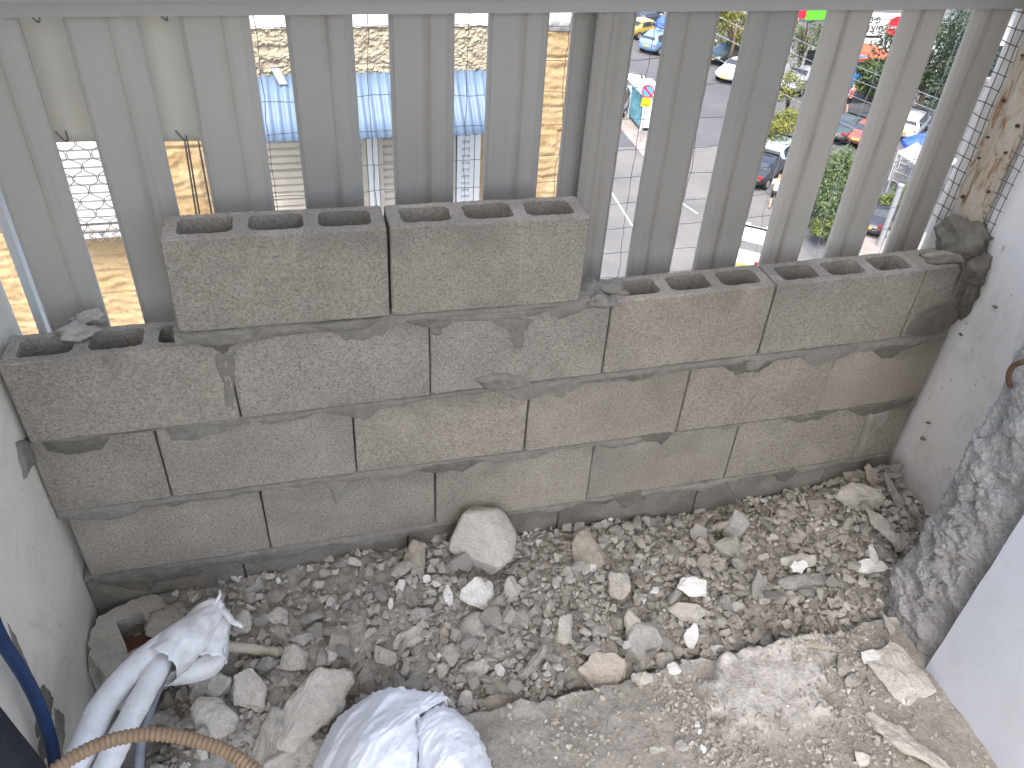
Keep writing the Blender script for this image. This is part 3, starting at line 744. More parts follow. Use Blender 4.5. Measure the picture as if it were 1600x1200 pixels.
def place(name, px, py, wpx, hpx, kind, mat, label, ang=0, tilt=(0, 0), lift=.0, thick=None, seed=None, boxy=.55, det=3, group=None, cat='rubble piece', n_=16):
    "a rubble piece about wpx by hpx photo pixels in size at photo pixel px,py, resting on the heap"
    p = hit(px, py + hpx * .25); s = (p - CAM).length / FPX
    sx = wpx * s * .5; sy = hpx * s * .5 * 1.12
    seed = seed if seed is not None else int(px * 7 + py)
    if kind == 'flake': me = flake_mesh(seed, sx, sy, thick or .006, mat); hz = (thick or .006) * .5
    else:
        sz = thick * .5 if thick else min(sx, sy) * .8
        me = rock_mesh(seed, sx, sy, sz, n_, boxy, det, .075, mat); hz = sz * .75
    o = obj(name, me); o.location = (p.x, p.y, ground(p.x, p.y) + hz + lift)
    o.rotation_euler = (RAD(tilt[0] + 14), RAD(tilt[1]), RAD(ang - 14))
    used.append((p.x, p.y, max(sx, sy)))
    return tag(o, label, cat, group or 'rubble pieces in the heap')
BIG = [
 # name, px, py, w, h, kind, material, label, ang, tilt, lift, thick
 ('brown_stone', 648, 868, 36, 66, 'rock', 'brown_stone', 'upright brownish stone against the wall left of the grooved stone', 0, (50, 0), .012, .04),
 ('white_faced_chunk', 742, 928, 58, 48, 'rock', 'white_plaster', 'white faced chunk lying right below the grooved stone', 10, (18, -6), .01, .04),
 ('oblong_stone', 490, 1092, 72, 132, 'rock', 'pale_stone', 'large oblong pale stone left of the white sack', -48, (4, 0), .02, .075),
 ('stone_slab', 468, 1168, 95, 62, 'rock', 'rubble', 'flat grey slab under the oblong stone beside the white sack', 20, (6, 8), .0, .035),
 ('flat_stone', 737, 974, 76, 40, 'rock', 'grey_stone', 'flat grey stone below the white faced chunk', 6, (14, 0), .006, .03),
 ('oblong_chunk', 638, 998, 56, 25, 'rock', 'pale_stone', 'pale oblong chunk slanting in the middle of the heap', 40, (10, 0), .006, .022),
 ('grey_chunk', 660, 956, 38, 34, 'rock', 'grey_stone', 'dark grey chunk just above the pale oblong one', 30, (16, 0), .002, .025),
 ('plaster_flake', 700, 932, 17, 34, 'flake', 'white_plaster', 'long white plaster flake left of the white faced chunk', 25, (20, 10), .012, .008),
 ('plaster_flake', 626, 919, 16, 24, 'flake', 'white_plaster', 'white plaster flake standing below the upright brownish stone', -20, (35, 0), .012, .006),
 ('plaster_flake', 667, 907, 17, 13, 'flake', 'white_plaster', 'small white flake between the brownish stone and grooved stone', 10, (20, 0), .012, .006),
 ('plaster_flake', 611, 946, 9, 17, 'flake', 'white_plaster', 'narrow white flake sticking up in the left middle of the heap', -15, (40, 0), .012, .005),
 ('wedge_stone', 795, 916, 30, 32, 'rock', 'pale_stone', 'pale wedge shaped stone under the right corner of the grooved stone', 10, (20, 0), .008, .03),
 ('rough_chunk', 915, 858, 62, 62, 'rock', 'brown_stone', 'big rough brownish chunk against the wall right of the grooved stone', 20, (32, -8), .018, .045),
 ('square_chunk', 885, 983, 38, 44, 'rock', 'rubble', 'square edged grey chunk in the middle of the heap', 4, (28, 0), .012, .03),
 ('tan_tile', 940, 1046, 80, 62, 'rock', 'tan_tile', 'tan tile fragment leaning on the floor edge', 8, (34, 0), .014, .022),
 ('triangular_stone', 999, 1003, 60, 60, 'rock', 'grey_stone', 'big grey triangular stone behind the floor edge', -14, (24, 10), .014, .045),
 ('small_stone', 985, 985, 30, 36, 'rock', 'rubble', 'smaller stone resting on the big grey triangular stone', 10, (26, 0), .048, .022),
 ('plaster_block', 1076, 928, 46, 27, 'rock', 'white_plaster', 'white plaster lump on top of a grey slab in the middle right', -6, (12, 0), .035, .02),
 ('grey_slab_piece', 1072, 958, 60, 27, 'rock', 'rubble', 'grey slab piece right under the white plaster lump', 0, (10, 0), .008, .03),
 ('plaster_flake', 1078, 995, 25, 36, 'flake', 'white_plaster', 'bright white plaster flake below the grey slab piece', -20, (30, 8), .022, .006),
 ('pale_slab', 1242, 876, 58, 30, 'rock', 'pale_stone', 'pale slab with a straight edge in the right part of the heap', -4, (22, 0), .026, .018),
 ('plaster_flake', 1241, 897, 30, 18, 'flake', 'white_plaster', 'white flake on the dark slab in the right part', 10, (25, 0), .034, .007),
 ('dark_slab', 1250, 908, 84, 26, 'rock', 'grey_stone', 'dark flat slab beneath the pale slab at right', 6, (10, 0), .006, .028),
 ('plaster_flake', 1354, 891, 60, 20, 'flake', 'white_plaster', 'large jagged white flake near the broken wall end', 6, (15, 0), .026, .008),
 ('plaster_flake', 1357, 876, 13, 30, 'flake', 'white_plaster', 'narrow white flake above the large jagged one', 25, (30, 0), .034, .007),
 ('grey_chunk', 965, 917, 38, 46, 'rock', 'rubble', 'dusty grey chunk left of the white plaster lump', 0, (20, 0), .012, .03),
 ('upright_chunk', 1184, 912, 26, 48, 'rock', 'grey_stone', 'slim grey chunk standing in the right middle of the heap', 4, (45, 0), .012, .022),
 ('rough_chunk', 1136, 861, 52, 40, 'rock', 'rubble', 'rough dusty chunk behind the slim grey one', 10, (22, 0), .012, .035),
 ('leaning_chunk', 1146, 818, 44, 56, 'rock', 'grey_stone', 'tall grey chunk leaning on the bottom block course', -8, (44, 0), .012, .04),
 ('pointed_chunk', 1090, 832, 30, 38, 'rock', 'grey_stone', 'pointed grey chunk left of the tall leaning one', 8, (44, 0), .006, .025),
 ('brownish_chunk', 1097, 880, 27, 24, 'rock', 'brown_stone', 'small brownish chunk left of the rough dusty one', 0, (20, 0), .008, .022),
 ('broken_tile', 1357, 749, 22, 46, 'rock', 'tan_tile', 'narrow tan tile standing at the right wall', 38, (40, 0), .026, .014),
 ('stone_bar', 1377, 815, 24, 100, 'rock', 'rubble', 'long stone bar slanting down in the right corner', 40, (8, 0), .022, .028),
 ('stone_bar', 1396, 772, 15, 75, 'rock', 'grey_stone', 'dark bar lying along the right wall', 32, (24, 0), .022, .02),
 ('dusty_lump', 1335, 782, 72, 36, 'rock', 'rubble', 'dusty lump heaped in the right corner below the blocks', -10, (18, 0), .02, .045),
 ('pale_plate', 1422, 812, 30, 36, 'rock', 'pale_stone', 'pale plate leaning on the right wall behind the broken wall end', 20, (36, 0), .022, .012),
 ('grey_chunk', 1398, 853, 32, 24, 'rock', 'rubble', 'grey chunk below the long stone bar', 20, (18, 0), .022, .026),
 ('stone_stick', 826, 1034, 22, 84, 'rock', 'grey_stone', 'long stick of stone slanting in front of the square chunk', -34, (10, 0), .012, .022),
 ('curved_tile', 778, 1100, 78, 26, 'rock', 'brown_stone', 'curved brown tile piece lying right behind the sack', 12, (10, 0), .004, .018),
 ('plaster_plate', 726, 1094, 27, 38, 'rock', 'pale_stone', 'pale plate wedged behind the sack', -12, (40, 0), .012, .012),
 ('wedge_chunk', 741, 1048, 44, 28, 'rock', 'rubble', 'wedge shaped grey chunk above the sack top', 16, (16, 0), .008, .026),
 ('angular_chunk', 705, 1024, 36, 34, 'rock', 'rubble', 'angular grey chunk left of the wedge shaped one', -10, (18, 0), .008, .028),
 ('pale_cube', 694, 988, 17, 15, 'rock', 'tan_tile', 'small tan cube beside the flat grey stone', 6, (10, 0), .006, .014),
 ('pale_cube', 711, 990, 14, 14, 'rock', 'pale_stone', 'smallest pale cube just right of the tan cube', 0, (10, 0), .006, .012),
 ('white_chunk', 516, 1022, 26, 30, 'rock', 'white_plaster', 'white chunk left of the middle, above the oblong stone', -20, (24, 0), .008, .02),
 ('pale_chunk', 556, 880, 26, 14, 'rock', 'pale_stone', 'small pale chunk against the wall, left part', -4, (16, 0), .006, .014),
 ('white_pebble', 688, 1028, 11, 10, 'rock', 'white_plaster', 'white pebble touching the angular grey chunk', 0, (0, 0), .010, .009),
 ('white_chunk', 690, 1050, 17, 24, 'rock', 'pale_stone', 'pale upright chunk left of the wedge shaped one', 0, (30, 0), .008, .014),
 ('grey_chunk', 332, 1076, 64, 40, 'rock', 'grey_stone', 'rounded grey chunk right below the tape tail', 4, (10, 0), .012, .045),
 ('grey_chunk', 394, 1072, 62, 54, 'rock', 'rubble', 'big angular chunk left of the oblong pale stone', -16, (20, 0), .014, .045),
 ('grey_chunk', 342, 1118, 76, 56, 'rock', 'rubble', 'wide dusty chunk below the rounded grey one', 10, (14, 0), .012, .04),
 ('dark_chunk', 272, 1124, 56, 38, 'rock', 'grey_stone', 'dark chunk right beside the grey cable', -6, (8, 0), .012, .035),
 ('tall_chunk', 424, 1142, 40, 88, 'rock', 'rubble', 'tall dusty chunk left of the oblong stone', -14, (24, 0), .010, .04),
 ('grey_chunk', 456, 1030, 52, 36, 'rock', 'rubble', 'grey chunk just above the oblong pale stone', 8, (14, 0), .010, .03),
 ('grey_chunk', 452, 1180, 40, 40, 'rock', 'grey_stone', 'dark chunk at the bottom left of the sack', 8, (14, 0), .006, .03),
 ('grey_chunk', 382, 972, 36, 30, 'rock', 'rubble', 'grey chunk just right of the tape tip', -12, (20, 0), .008, .026),
 ('grey_chunk', 436, 962, 32, 26, 'rock', 'rubble', 'grey chunk by the wall, right of the tape', 22, (14, 0), .008, .024),
 ('grey_chunk', 470, 995, 34, 28, 'rock', 'grey_stone', 'blocky chunk above the conduit stub', 12, (14, 0), .008, .026),
 ('grey_chunk', 575, 1060, 30, 34, 'rock', 'grey_stone', 'grey chunk just left of the sack top', 0, (20, 0), .008, .022),
 ('grey_chunk', 600, 1025, 42, 26, 'rock', 'rubble', 'low grey chunk below the pale oblong chunk', -14, (12, 0), .006, .022),
 ('grey_chunk', 1035, 1035, 34, 28, 'rock', 'rubble', 'grey chunk touching the floor edge right of the tan tile', 10, (12, 0), .008, .026),
 ('grey_chunk', 1038, 1008, 26, 26, 'rock', 'grey_stone', 'square dark chunk right of the triangular stone', 20, (12, 0), .012, .024),
 ('white_chunk', 1052, 1046, 24, 18, 'rock', 'white_plaster', 'white chunk at the floor edge beside the tan tile', 10, (12, 0), .010, .016),
 ('pale_block', 1000, 1062, 36, 18, 'rock', 'pale_stone', 'pale block on the floor edge', 12, (8, 0), .006, .02),
 ('pale_pebble', 1120, 1018, 20, 14, 'rock', 'white_plaster', 'pale pebble on the floor edge right of the bright flake', 0, (8, 0), .008, .012),
 ('pale_chunk', 1357, 1027, 32, 19, 'rock', 'white_plaster', 'pale chunk on the crumbs before the broken wall end', 2, (4, 0), .004, .02),
 ('bluish_chunk', 1328, 1064, 26, 18, 'rock', 'grey_stone', 'bluish grey chunk below the pale chunk at right', 8, (4, 0), .004, .018),
 ('tan_flat_stone', 1273, 1009, 32, 20, 'rock', 'tan_tile', 'flat tan stone at the edge of the pale floor patch', -30, (4, 0), .002, .012),
 ('dark_splinter', 1386, 972, 14, 34, 'rock', 'grey_stone', 'dark splinter at the foot of the broken wall end', 26, (30, 0), .008, .012),
 ('floor_fragment', 1410, 1035, 74, 96, 'rock', 'pale_stone', 'large pale floor fragment at the foot of the broken wall end', 24, (-8, 4), -.004, .026),
 ('tile_edge_piece', 1420, 1142, 34, 110, 'rock', 'rubble', 'long broken tile strip on the floor at bottom right', 46, (-12, 8), .0, .02),
 ('grey_chunk', 1063, 1165, 22, 17, 'rock', 'grey_stone', 'small dark chunk lying alone on the bare floor', 10, (-10, 0), .002, .016),
 ('tiny_stone', 867, 1129, 15, 12, 'rock', 'tan_tile', 'tan pebble alone on the bare floor right of the sack', 0, (-10, 0), .002, .010),
 ('flat_stone', 1026, 1171, 24, 14, 'rock', 'rubble', 'flat chip left of the small dark chunk on the floor', 10, (-10, 0), .002, .010),
 ('plaster_flake', 1098, 1170, 9, 14, 'flake', 'white_plaster', 'lone white flake on the bare floor', 20, (-10, 0), .004, .004),
 ('grey_chunk', 1312, 1038, 26, 30, 'rock', 'grey_stone', 'grey chunk in the crumbs right of the pale floor patch', 20, (0, 0), .002, .018),
 ('pale_chunk', 1345, 1182, 24, 22, 'rock', 'pale_stone', 'pale chunk at the bottom, left of the broken tile strip', 20, (0, 0), .002, .016),
]
for b in BIG: place(*b[:8], b[8], b[9], b[10], b[11])
# the big grooved stone
def grooved():
    me = rock_mesh(4242, .085, .08, .055, 26, .8, 4, .015, 'pale_stone', .25)
    for v in me.vertices:
        if v.co.z > .018: v.co.z += .0005 * sin(v.co.y * 2 * pi / .0085) * min(1, (v.co.z - .018) / .012)
    return me
o = obj('grooved_stone', grooved()); q = hit(760, 880); o.location = (q.x, q.y + .02, ground(q.x, q.y) + .070)
o.rotation_euler = (RAD(38), RAD(20), RAD(-24)); tag(o, 'large pale stone block with fine grooves, topmost on the heap by the wall', 'stone'); used.append((q.x, q.y, .085))
# broken hollow block by the left wall: a thick rough lump with a square socket
bb = thing('broken_block', 'broken concrete lump with a square hole at the left wall', 'broken block', (0, 0, 0))
def broken_block():
    c = at(215, 1000, 2, .115); bm = bmesh.new()
    ring_px = [(140,1000),(150,968),(200,940),(232,930),(262,932),(298,960),(285,985),(262,1005),(240,1030),(205,1045),(190,1075),(165,1055),(142,1030)]
    hole_px = [(182,972),(222,955),(240,998),(200,1020)]
    zt = .12
    O_ = [at(x, y, 2, zt) for x, y in ring_px]; H_ = [at(x, y, 2, zt) for x, y in hole_px]
    def dens(P_, k): return [P_[i].lerp(P_[(i + 1) % len(P_)], s_ / k) for i in range(len(P_)) for s_ in range(k)]
    O_ = dens(O_, 6); H_ = dens(H_, 8)
    def jit(p, a, z=0): return Vector((p.x + a * noise.noise(p * 60), p.y + a * noise.noise(p * 60 + Vector((9, 0, 0))), p.z + z + .004 * noise.noise(p * 45)))
    to = [bm.verts.new(jit(p, .010)) for p in O_]; bo = [bm.verts.new(jit(p + (p - c) * .12, .012, -.11)) for p in O_]; mo = [bm.verts.new(jit(p + (p - c) * .10, .012, -.03)) for p in O_]
    th = [bm.verts.new(jit(p, .002)) for p in H_]; bh = [bm.verts.new(p + Vector((0, 0, -.075))) for p in H_]
    e = []
    for R_ in (to, th): e += [bm.edges.new((R_[i], R_[(i + 1) % len(R_)])) for i in range(len(R_))]
    for A, B in ((to, mo), (mo, bo), (th, bh)):
        for i in range(len(A)): bm.faces.new((A[i], A[(i + 1) % len(A)], B[(i + 1) % len(B)], B[i]))
    fl_ = bm.faces.new(bh)
    bmesh.ops.triangle_fill(bm, edges=e, use_beauty=True)
    bmesh.ops.recalc_face_normals(bm, faces=bm.faces[:])
    me = bpy.data.meshes.new('lump'); bm.to_mesh(me); bm.free(); me.materials.append(M['dust']); return me
obj('lump', broken_block(), bb)
m = MB(); c = at(213, 1005, 2, .05); m.box((c.x - .035, c.y - .03, .035), (c.x + .04, c.y + .028, .052)); m.build('timber_scrap', M['timber_brown'], bb)
lump('socket_rim', at(262, 968, 2, .125), (.045, .038, .016), 'dust', 17, bb, 4, .5, 7)
# generic chunks, 190 more that show clearly
protos = {}
for mt in ('rubble', 'grey_stone', 'pale_stone', 'brown_stone'):
    protos[mt] = [rock_mesh(500 + i * 3 + len(mt), *((1, rs.uniform(.6, .95), rs.uniform(.35, .75)) if i % 3 else (1, rs.uniform(.5, .8), rs.uniform(.2, .35))), 16, .62, 2, .07, mat=mt) for i in range(10)]
FLAT = {me_.name for L_ in protos.values() for i_, me_ in enumerate(L_) if i_ % 3 == 0}
fl_protos = [flake_mesh(800 + i, 1, rs.uniform(.6, .95), .25, 'white_plaster') for i in range(4)]
def free(x, y, r): return all((x - a) ** 2 + (y - b) ** 2 > (r * .75 + c * .8) ** 2 for a, b, c in used)
def zone(x, y):
    if x > X0S + .02 and y < slab_edge(x): return 'small loose rubble chunk on the bare floor', 'loose chunks on the floor'
    if x < .5: return 'small grey rubble chunk among others near the taped pipes', 'small chunks near the pipes'
    if x < 1.05: return 'small grey rubble chunk among others below the grooved stone', 'small chunks below the grooved stone'
    if x < 1.65: return 'small grey rubble chunk among others in the middle right of the heap', 'small chunks in the middle right'
    return 'small grey rubble chunk among others in the right corner of the heap', 'small chunks in the right corner'
REF = []
for b in BIG:
    wds = b[7].split(); short = []
    for w_ in wds:
        if w_ in ('lying', 'left', 'right', 'under', 'below', 'beneath', 'slanting', 'against', 'in', 'on', 'at', 'just', 'standing', 'sticking', 'between', 'above', 'leaning', 'behind', 'resting', 'near', 'right', 'with', 'wedged', 'touching', 'along', 'before', 'heaped', 'beside', 'alone', 'by', 'and'): break
        short.append(w_)
    REF.append((' '.join(short), b[1], b[2]))
_names = [r_[0] for r_ in REF]; REF = [r_ for r_ in REF if _names.count(r_[0]) == 1 and len(r_[0].split()) > 1] + [('grooved stone', 760, 852), ('oblong pale stone', 490, 1092)]
def to_px(p):
    q = ROT.transposed() @ (Vector(p) - CAM); return 800 + FPX * q.x / -q.z, 600 - FPX * q.y / -q.z
def near_label(p, tone, shape):
    u, v = to_px(p); nm, rx, ry = min(REF, key=lambda r_: (r_[1] - u) ** 2 + ((r_[2] - v) * 1.1) ** 2); dx, dy = u - rx, v - ry; d = math.hypot(dx, dy)
    side = ('right of' if dx > 0 else 'left of') if abs(dx) > abs(dy) else ('below' if dy > 0 else 'above')
    far = 'just ' if d < 45 else ('a little way ' if d < 90 else 'well ')
    return 'small %s %s %s%s the %s' % (tone, shape, far, side, nm), 'small rubble %s the %s' % (side, nm)
cnt = 0; tries = 0
stack = [(a, b, c, ground(a, b) + c * .9) for a, b, c in used]
while cnt < 228 and tries < 20000:
    tries += 1
    x = rs.uniform(XL + .03, XR - .04); y = -rs.random() ** .95 * (.44 if x > X0S else .72) - .018
    if y < slab_edge(x) + .012 and x > X0S - .02: continue
    if x > 1.93 and y < -.35: continue
    r = lerp(.034, .0145, (cnt / 228) ** .55) * rs.uniform(.85, 1.15)
    near = [q for q in stack if (x - q[0]) ** 2 + (y - q[1]) ** 2 < (.78 * (r + q[2])) ** 2]
    core = [q for q in stack if (x - q[0]) ** 2 + (y - q[1]) ** 2 < (.50 * (r + q[2])) ** 2]
    if core and rs.random() < .9: continue
    if any(q[3] - ground(q[0], q[1]) > .055 for q in core): continue
    g0 = ground(x, y); z = g0 + r * .38
    for q in near: z = max(z, min(q[3] - .25 * r, g0 + .05))
    cnt += 1; stack.append((x, y, r, z + r * .55)); used.append((x, y, r))
    white = rs.random() < .05
    me = rs.choice(fl_protos) if white else rs.choice(protos[rs.choices(('rubble', 'grey_stone', 'pale_stone', 'brown_stone'), (10, 6, .9, 1.5))[0]])
    o = obj('plaster_chip' if white else 'rubble_chunk', me); s_ = min(r, .02) * .7 if white else r; o.scale = (s_, s_, s_)
    o.location = (x, y, z); o.rotation_euler = (rs.uniform(-.6, .9), rs.uniform(-.7, .7), rs.uniform(0, 6.28))
    tone = 'white plaster' if white else {'rubble': 'grey', 'grey_stone': 'dark grey', 'pale_stone': 'pale', 'brown_stone': 'brownish'}[me.materials[0].name]
    shape = 'chip' if white else ('flat chunk' if me.name in FLAT else 'chunk')
    lab, grp = near_label(o.location, tone, shape)
    tag(o, lab, 'plaster chip' if white else 'rubble piece', grp)
# gravel and crumbs
gp = []
for i in range(14):
    bm = hull_pts(random.Random(900 + i), 1, rs.uniform(.6, .95), rs.uniform(.4, .8), 10, .4); bm.verts.ensure_lookup_table(); bm.verts.index_update()
    gp.append(([v.co.copy() for v in bm.verts], [tuple(v.index for v in f.verts) for f in bm.faces])); bm.free()
def scatter(name, label, N, fn, rmin, rmax, pw=2.2, sink=.3):
    mb = MB()
    for _ in range(N):
        q = fn()
        if q is None: continue
        x, y = q; r = rmin + (rmax - rmin) * rs.random() ** pw
        vs, fs = rs.choice(gp); R_ = Matrix.Rotation(rs.uniform(0, 6.28), 3, 'Z') @ Matrix.Rotation(rs.uniform(-1, 1), 3, 'X')
        c = Vector((x, y, ground(x, y) + r * sink)); mb.add([R_ @ (v * r) + c for v in vs], fs)
    return tag(mb.build(name, M['gravel']), label, 'gravel', kind='stuff')
def f_heap():
    x = rs.uniform(XL + .01, XR - .01); y = -rs.random() * (.45 if x > X0S else .9)
    if x > X0S and y < slab_edge(x): return None
    return x, y
scatter('rubble_gravel', 'grey gravel and small crumbs covering the heap', 13000, f_heap, .0016, .0085, 2.0)
scatter('rubble_gravel', 'thumb sized broken bits between the larger rubble pieces', 3400, f_heap, .0075, .0195, 1.5, .55)
cl = [(at(px, py, 2, .11), r) for px, py, r in ((1340, 1035, .10), (1330, 1100, .08), (1090, 1110, .06), (1115, 1150, .06), (1050, 1075, .05), (1240, 1005, .05), (1370, 1150, .09), (1290, 1180, .07), (900, 1160, .08), (1180, 1180, .07), (1330, 1010, .07))]
def f_floor():
    if rs.random() < .55:
        c, r = rs.choice(cl); x, y = c.x + rs.gauss(0, r * .6), c.y + rs.gauss(0, r * .6)
    else: x, y = rs.uniform(X0S + .02, 1.94), -.46 - rs.random() * .6
    if x < X0S + .02 or x > 1.94 or y > slab_edge(x): return None
    return x, y
scatter('floor_crumbs', 'loose crumbs strewn over the bare floor', 5200, f_floor, .0009, .0100, 3.2)

# ================================================================== PIPES, TAPE, SACK
def zat(px, py, z): return at(px, py, 2, z)
def wob(p, a, s): return Vector(p) + Vector((noise.noise(Vector(p) * s), noise.noise(Vector(p) * s + Vector((5, 0, 0))), noise.noise(Vector(p) * s + Vector((0, 5, 0))))) * a
bundle = thing('pipe_bundle', 'two white insulated pipes and a cable taped together at bottom left', 'pipes')
def pipe(px, r, mat, name, nseg=10, n_=16, parent=bundle, wrinkle=.0012):
    pts = catmull([zat(x, y, z) for x, y, z in px], nseg); mb = MB(); mb.tube(pts, [r * (1 + .06 * noise.noise(p * 22)) for p in pts], n_)
    mb.v = [tuple(wob(v, wrinkle, 90)) for v in mb.v]
    return mb.build(name, M[mat], parent, True)
pipe([(70, 1290, .30), (125, 1180, .30), (160, 1105, .29), (205, 1050, .27), (245, 1015, .25), (280, 990, .23)], .0255, 'sleeve', 'insulated_pipe')
pipe([(125, 1290, .29), (175, 1180, .29), (205, 1120, .28), (238, 1060, .26), (262, 1018, .24), (290, 995, .22)], .0225, 'sleeve', 'insulated_pipe')
pipe([(215, 1230, .24), (222, 1150, .25), (240, 1095, .25), (256, 1055, .24), (268, 1030, .23), (290, 1000, .22)], .0085, 'cable_grey', 'cable')
# crumpled tape sleeve round the ends
def tape(name, px, rs_, seed, sq=1.0, open_end=True):
    pts = [zat(x, y, z) for x, y, z in px]; P_ = catmull(pts, 10); N = len(P_); mb = MB(); vs = []; K = 44
    for i, p in enumerate(P_):
        t = i / (N - 1); d = (P_[min(i + 1, N - 1)] - P_[max(0, i - 1)]).normalized()
        a = d.cross(Vector((0, 0, 1))).normalized(); b = a.cross(d)
        r = interp(t, rs_)
        for k in range(K):
            th = 2 * pi * k / K
            rr_ = r * (1 + .20 * noise.noise(Vector((cos(th) * 1.8, sin(th) * 1.8, t * 5 + seed))) - .16 * abs(noise.noise(Vector((cos(th) * 3, sin(th) * 3, t * 3 + seed)))) + .09 * abs(noise.noise(Vector((cos(th) * 8, sin(th) * 8, t * 7 + seed)))))
            e = 0
            if i in (0, N - 1): e = .014 * noise.noise(Vector((cos(th) * 3, sin(th) * 3, seed)))
            vs.append(p + (a * cos(th) + b * sin(th) * sq) * rr_ + d * e)
    mb.add(vs, [(i * K + k, i * K + (k + 1) % K, (i + 1) * K + (k + 1) % K, (i + 1) * K + k) for i in range(N - 1) for k in range(K)])
    o = mb.build(name, M['tape'], bundle, True); md = o.modifiers.new('t', 'SOLIDIFY'); md.thickness = .0008; return o
tape('tape_wrap', [(248, 1040, .25), (275, 1015, .24), (305, 988, .23), (325, 965, .225), (340, 945, .225)], [(0, .046), (.3, .047), (.6, .040), (.85, .032), (1, .022)], 3, .9)
tape('tape_wrap', [(325, 1030, .195), (333, 1000, .205), (340, 975, .215), (345, 955, .22)], [(0, .040), (.4, .034), (.8, .024), (1, .020)], 12, .7)
def strip(px, w_, name='tape_strip', mat='tape', up=Vector((.3, -.6, .8))):
    P_ = catmull([zat(x, y, z) for x, y, z in px], 6); mb = MB(); vs = []
    for i, p in enumerate(P_):
        d = (P_[min(i + 1, len(P_) - 1)] - P_[max(0, i - 1)]).normalized(); s_ = d.cross(up).normalized()
        ww = w_ * (1 - .5 * (i / len(P_)) ** 2) * (1 + .25 * noise.noise(p * 80)); n2 = s_.cross(d)
        vs += [p - s_ * ww, p + n2 * .003, p + s_ * ww]
    mb.add(vs, [(3 * i + k, 3 * i + k + 1, 3 * i + k + 4, 3 * i + k + 3) for i in range(len(P_) - 1) for k in (0, 1)])
    o = mb.build(name, M[mat], bundle, True); md = o.modifiers.new('t', 'SOLIDIFY'); md.thickness = .0008; return o
strip([(335, 950, .24), (338, 940, .245), (344, 930, .25), (343, 922, .25)], .005)
strip([(340, 950, .235), (352, 957, .24), (362, 970, .235), (372, 975, .235), (379, 980, .23)], .008)
strip([(235, 1015, .26), (240, 1008, .262), (243, 1001, .262)], .006)
# loose tape flap hanging under the bundle
m = MB()
flp = [[(268,1050,.215),(300,1035,.205),(330,1015,.20),(352,1000,.20)], [(262,1062,.20),(300,1055,.185),(335,1040,.18),(357,1022,.185)], [(250,1072,.185),(298,1068,.17),(335,1055,.165),(352,1036,.17)]]
flr = [catmull([zat(*q) for q in row], 4) for row in flp]
m.grid(12, 2, lambda u, v: wob(flr[int(round(v * 2))][int(round(u * 12))], .002, 60))
o = m.build('tape_flap', M['tape'], bundle, True); md = o.modifiers.new('t', 'SOLIDIFY'); md.thickness = .001
# corrugated conduits
def corrugated(px, r, mat, pitch, name, label, rib=.12):
    P_ = catmull([zat(x, y, z) for x, y, z in px], 40); out = [P_[0]]; acc = 0; step = pitch / 6
    for a, b in zip(P_, P_[1:]):
        L_ = (b - a).length; pos = 0
        while acc + (L_ - pos) >= step:
            pos += step - acc; acc = 0; out.append(a.lerp(b, pos / L_))
        acc += L_ - pos
    mb = MB(); mb.tube(out, [r * (1 - rib * (0.5 - .5 * cos(2 * pi * i / 6)) ** 1.5) for i in range(len(out))], 16)
    return tag(mb.build(name, M[mat], None, True), label, 'conduit')
corrugated([(70, 1215, .40), (120, 1180, .41), (180, 1155, .42), (245, 1147, .42), (310, 1158, .41), (365, 1180, .40), (425, 1225, .39)], .0125, 'conduit_tan', .0088, 'corrugated_conduit', 'tan corrugated conduit arching across the bottom left corner', .22)
corrugated([(340, 1008, .14), (385, 1013, .125), (412, 1017, .118), (437, 1020, .112)], .0125, 'conduit_beige', .0046, 'conduit_stub', 'beige corrugated conduit stub sticking out of the heap', .06)
# hoses on the left wall
pts = catmull([at(x, y, 0, XL + .028) for x, y in ((-330, 330), (-150, 690), (-40, 905), (0, 995), (40, 1060), (66, 1115), (82, 1170), (90, 1240))], 12)
m = MB(); m.tube(pts, .0115, 16); tag(m.build('blue_hose', M['hose_blue'], None, True), 'dark blue hose hanging on the left wall', 'hose')
pts = catmull([at(x, y, 0, XL + .05) for x, y in ((-420, 700), (-200, 940), (-60, 1095), (0, 1165), (40, 1212), (80, 1270))], 12)
m = MB(); m.tube(pts, .030, 18); tag(m.build('foam_tube', M['foam_black'], None, True), 'thick black foam tube in the bottom left corner', 'tube')
# clear plastic shred near the wall
sh = NB('clear_film', .25, .5); sh.color((.75, .75, .75)); sh.b.inputs['Alpha'].default_value = .35; M['film'] = sh.m
m = MB(); pf = [(405, 897), (413, 925), (395, 940), (384, 920), (398, 915)]
m.add([at(x, y, 1, -.03 - .006 * i) for i, (x, y) in enumerate(pf)], [(0, 1, 4), (1, 2, 4), (2, 3, 4)])
tag(m.build('plastic_shred', M['film']), 'torn shred of clear plastic against the bottom block course', 'plastic')

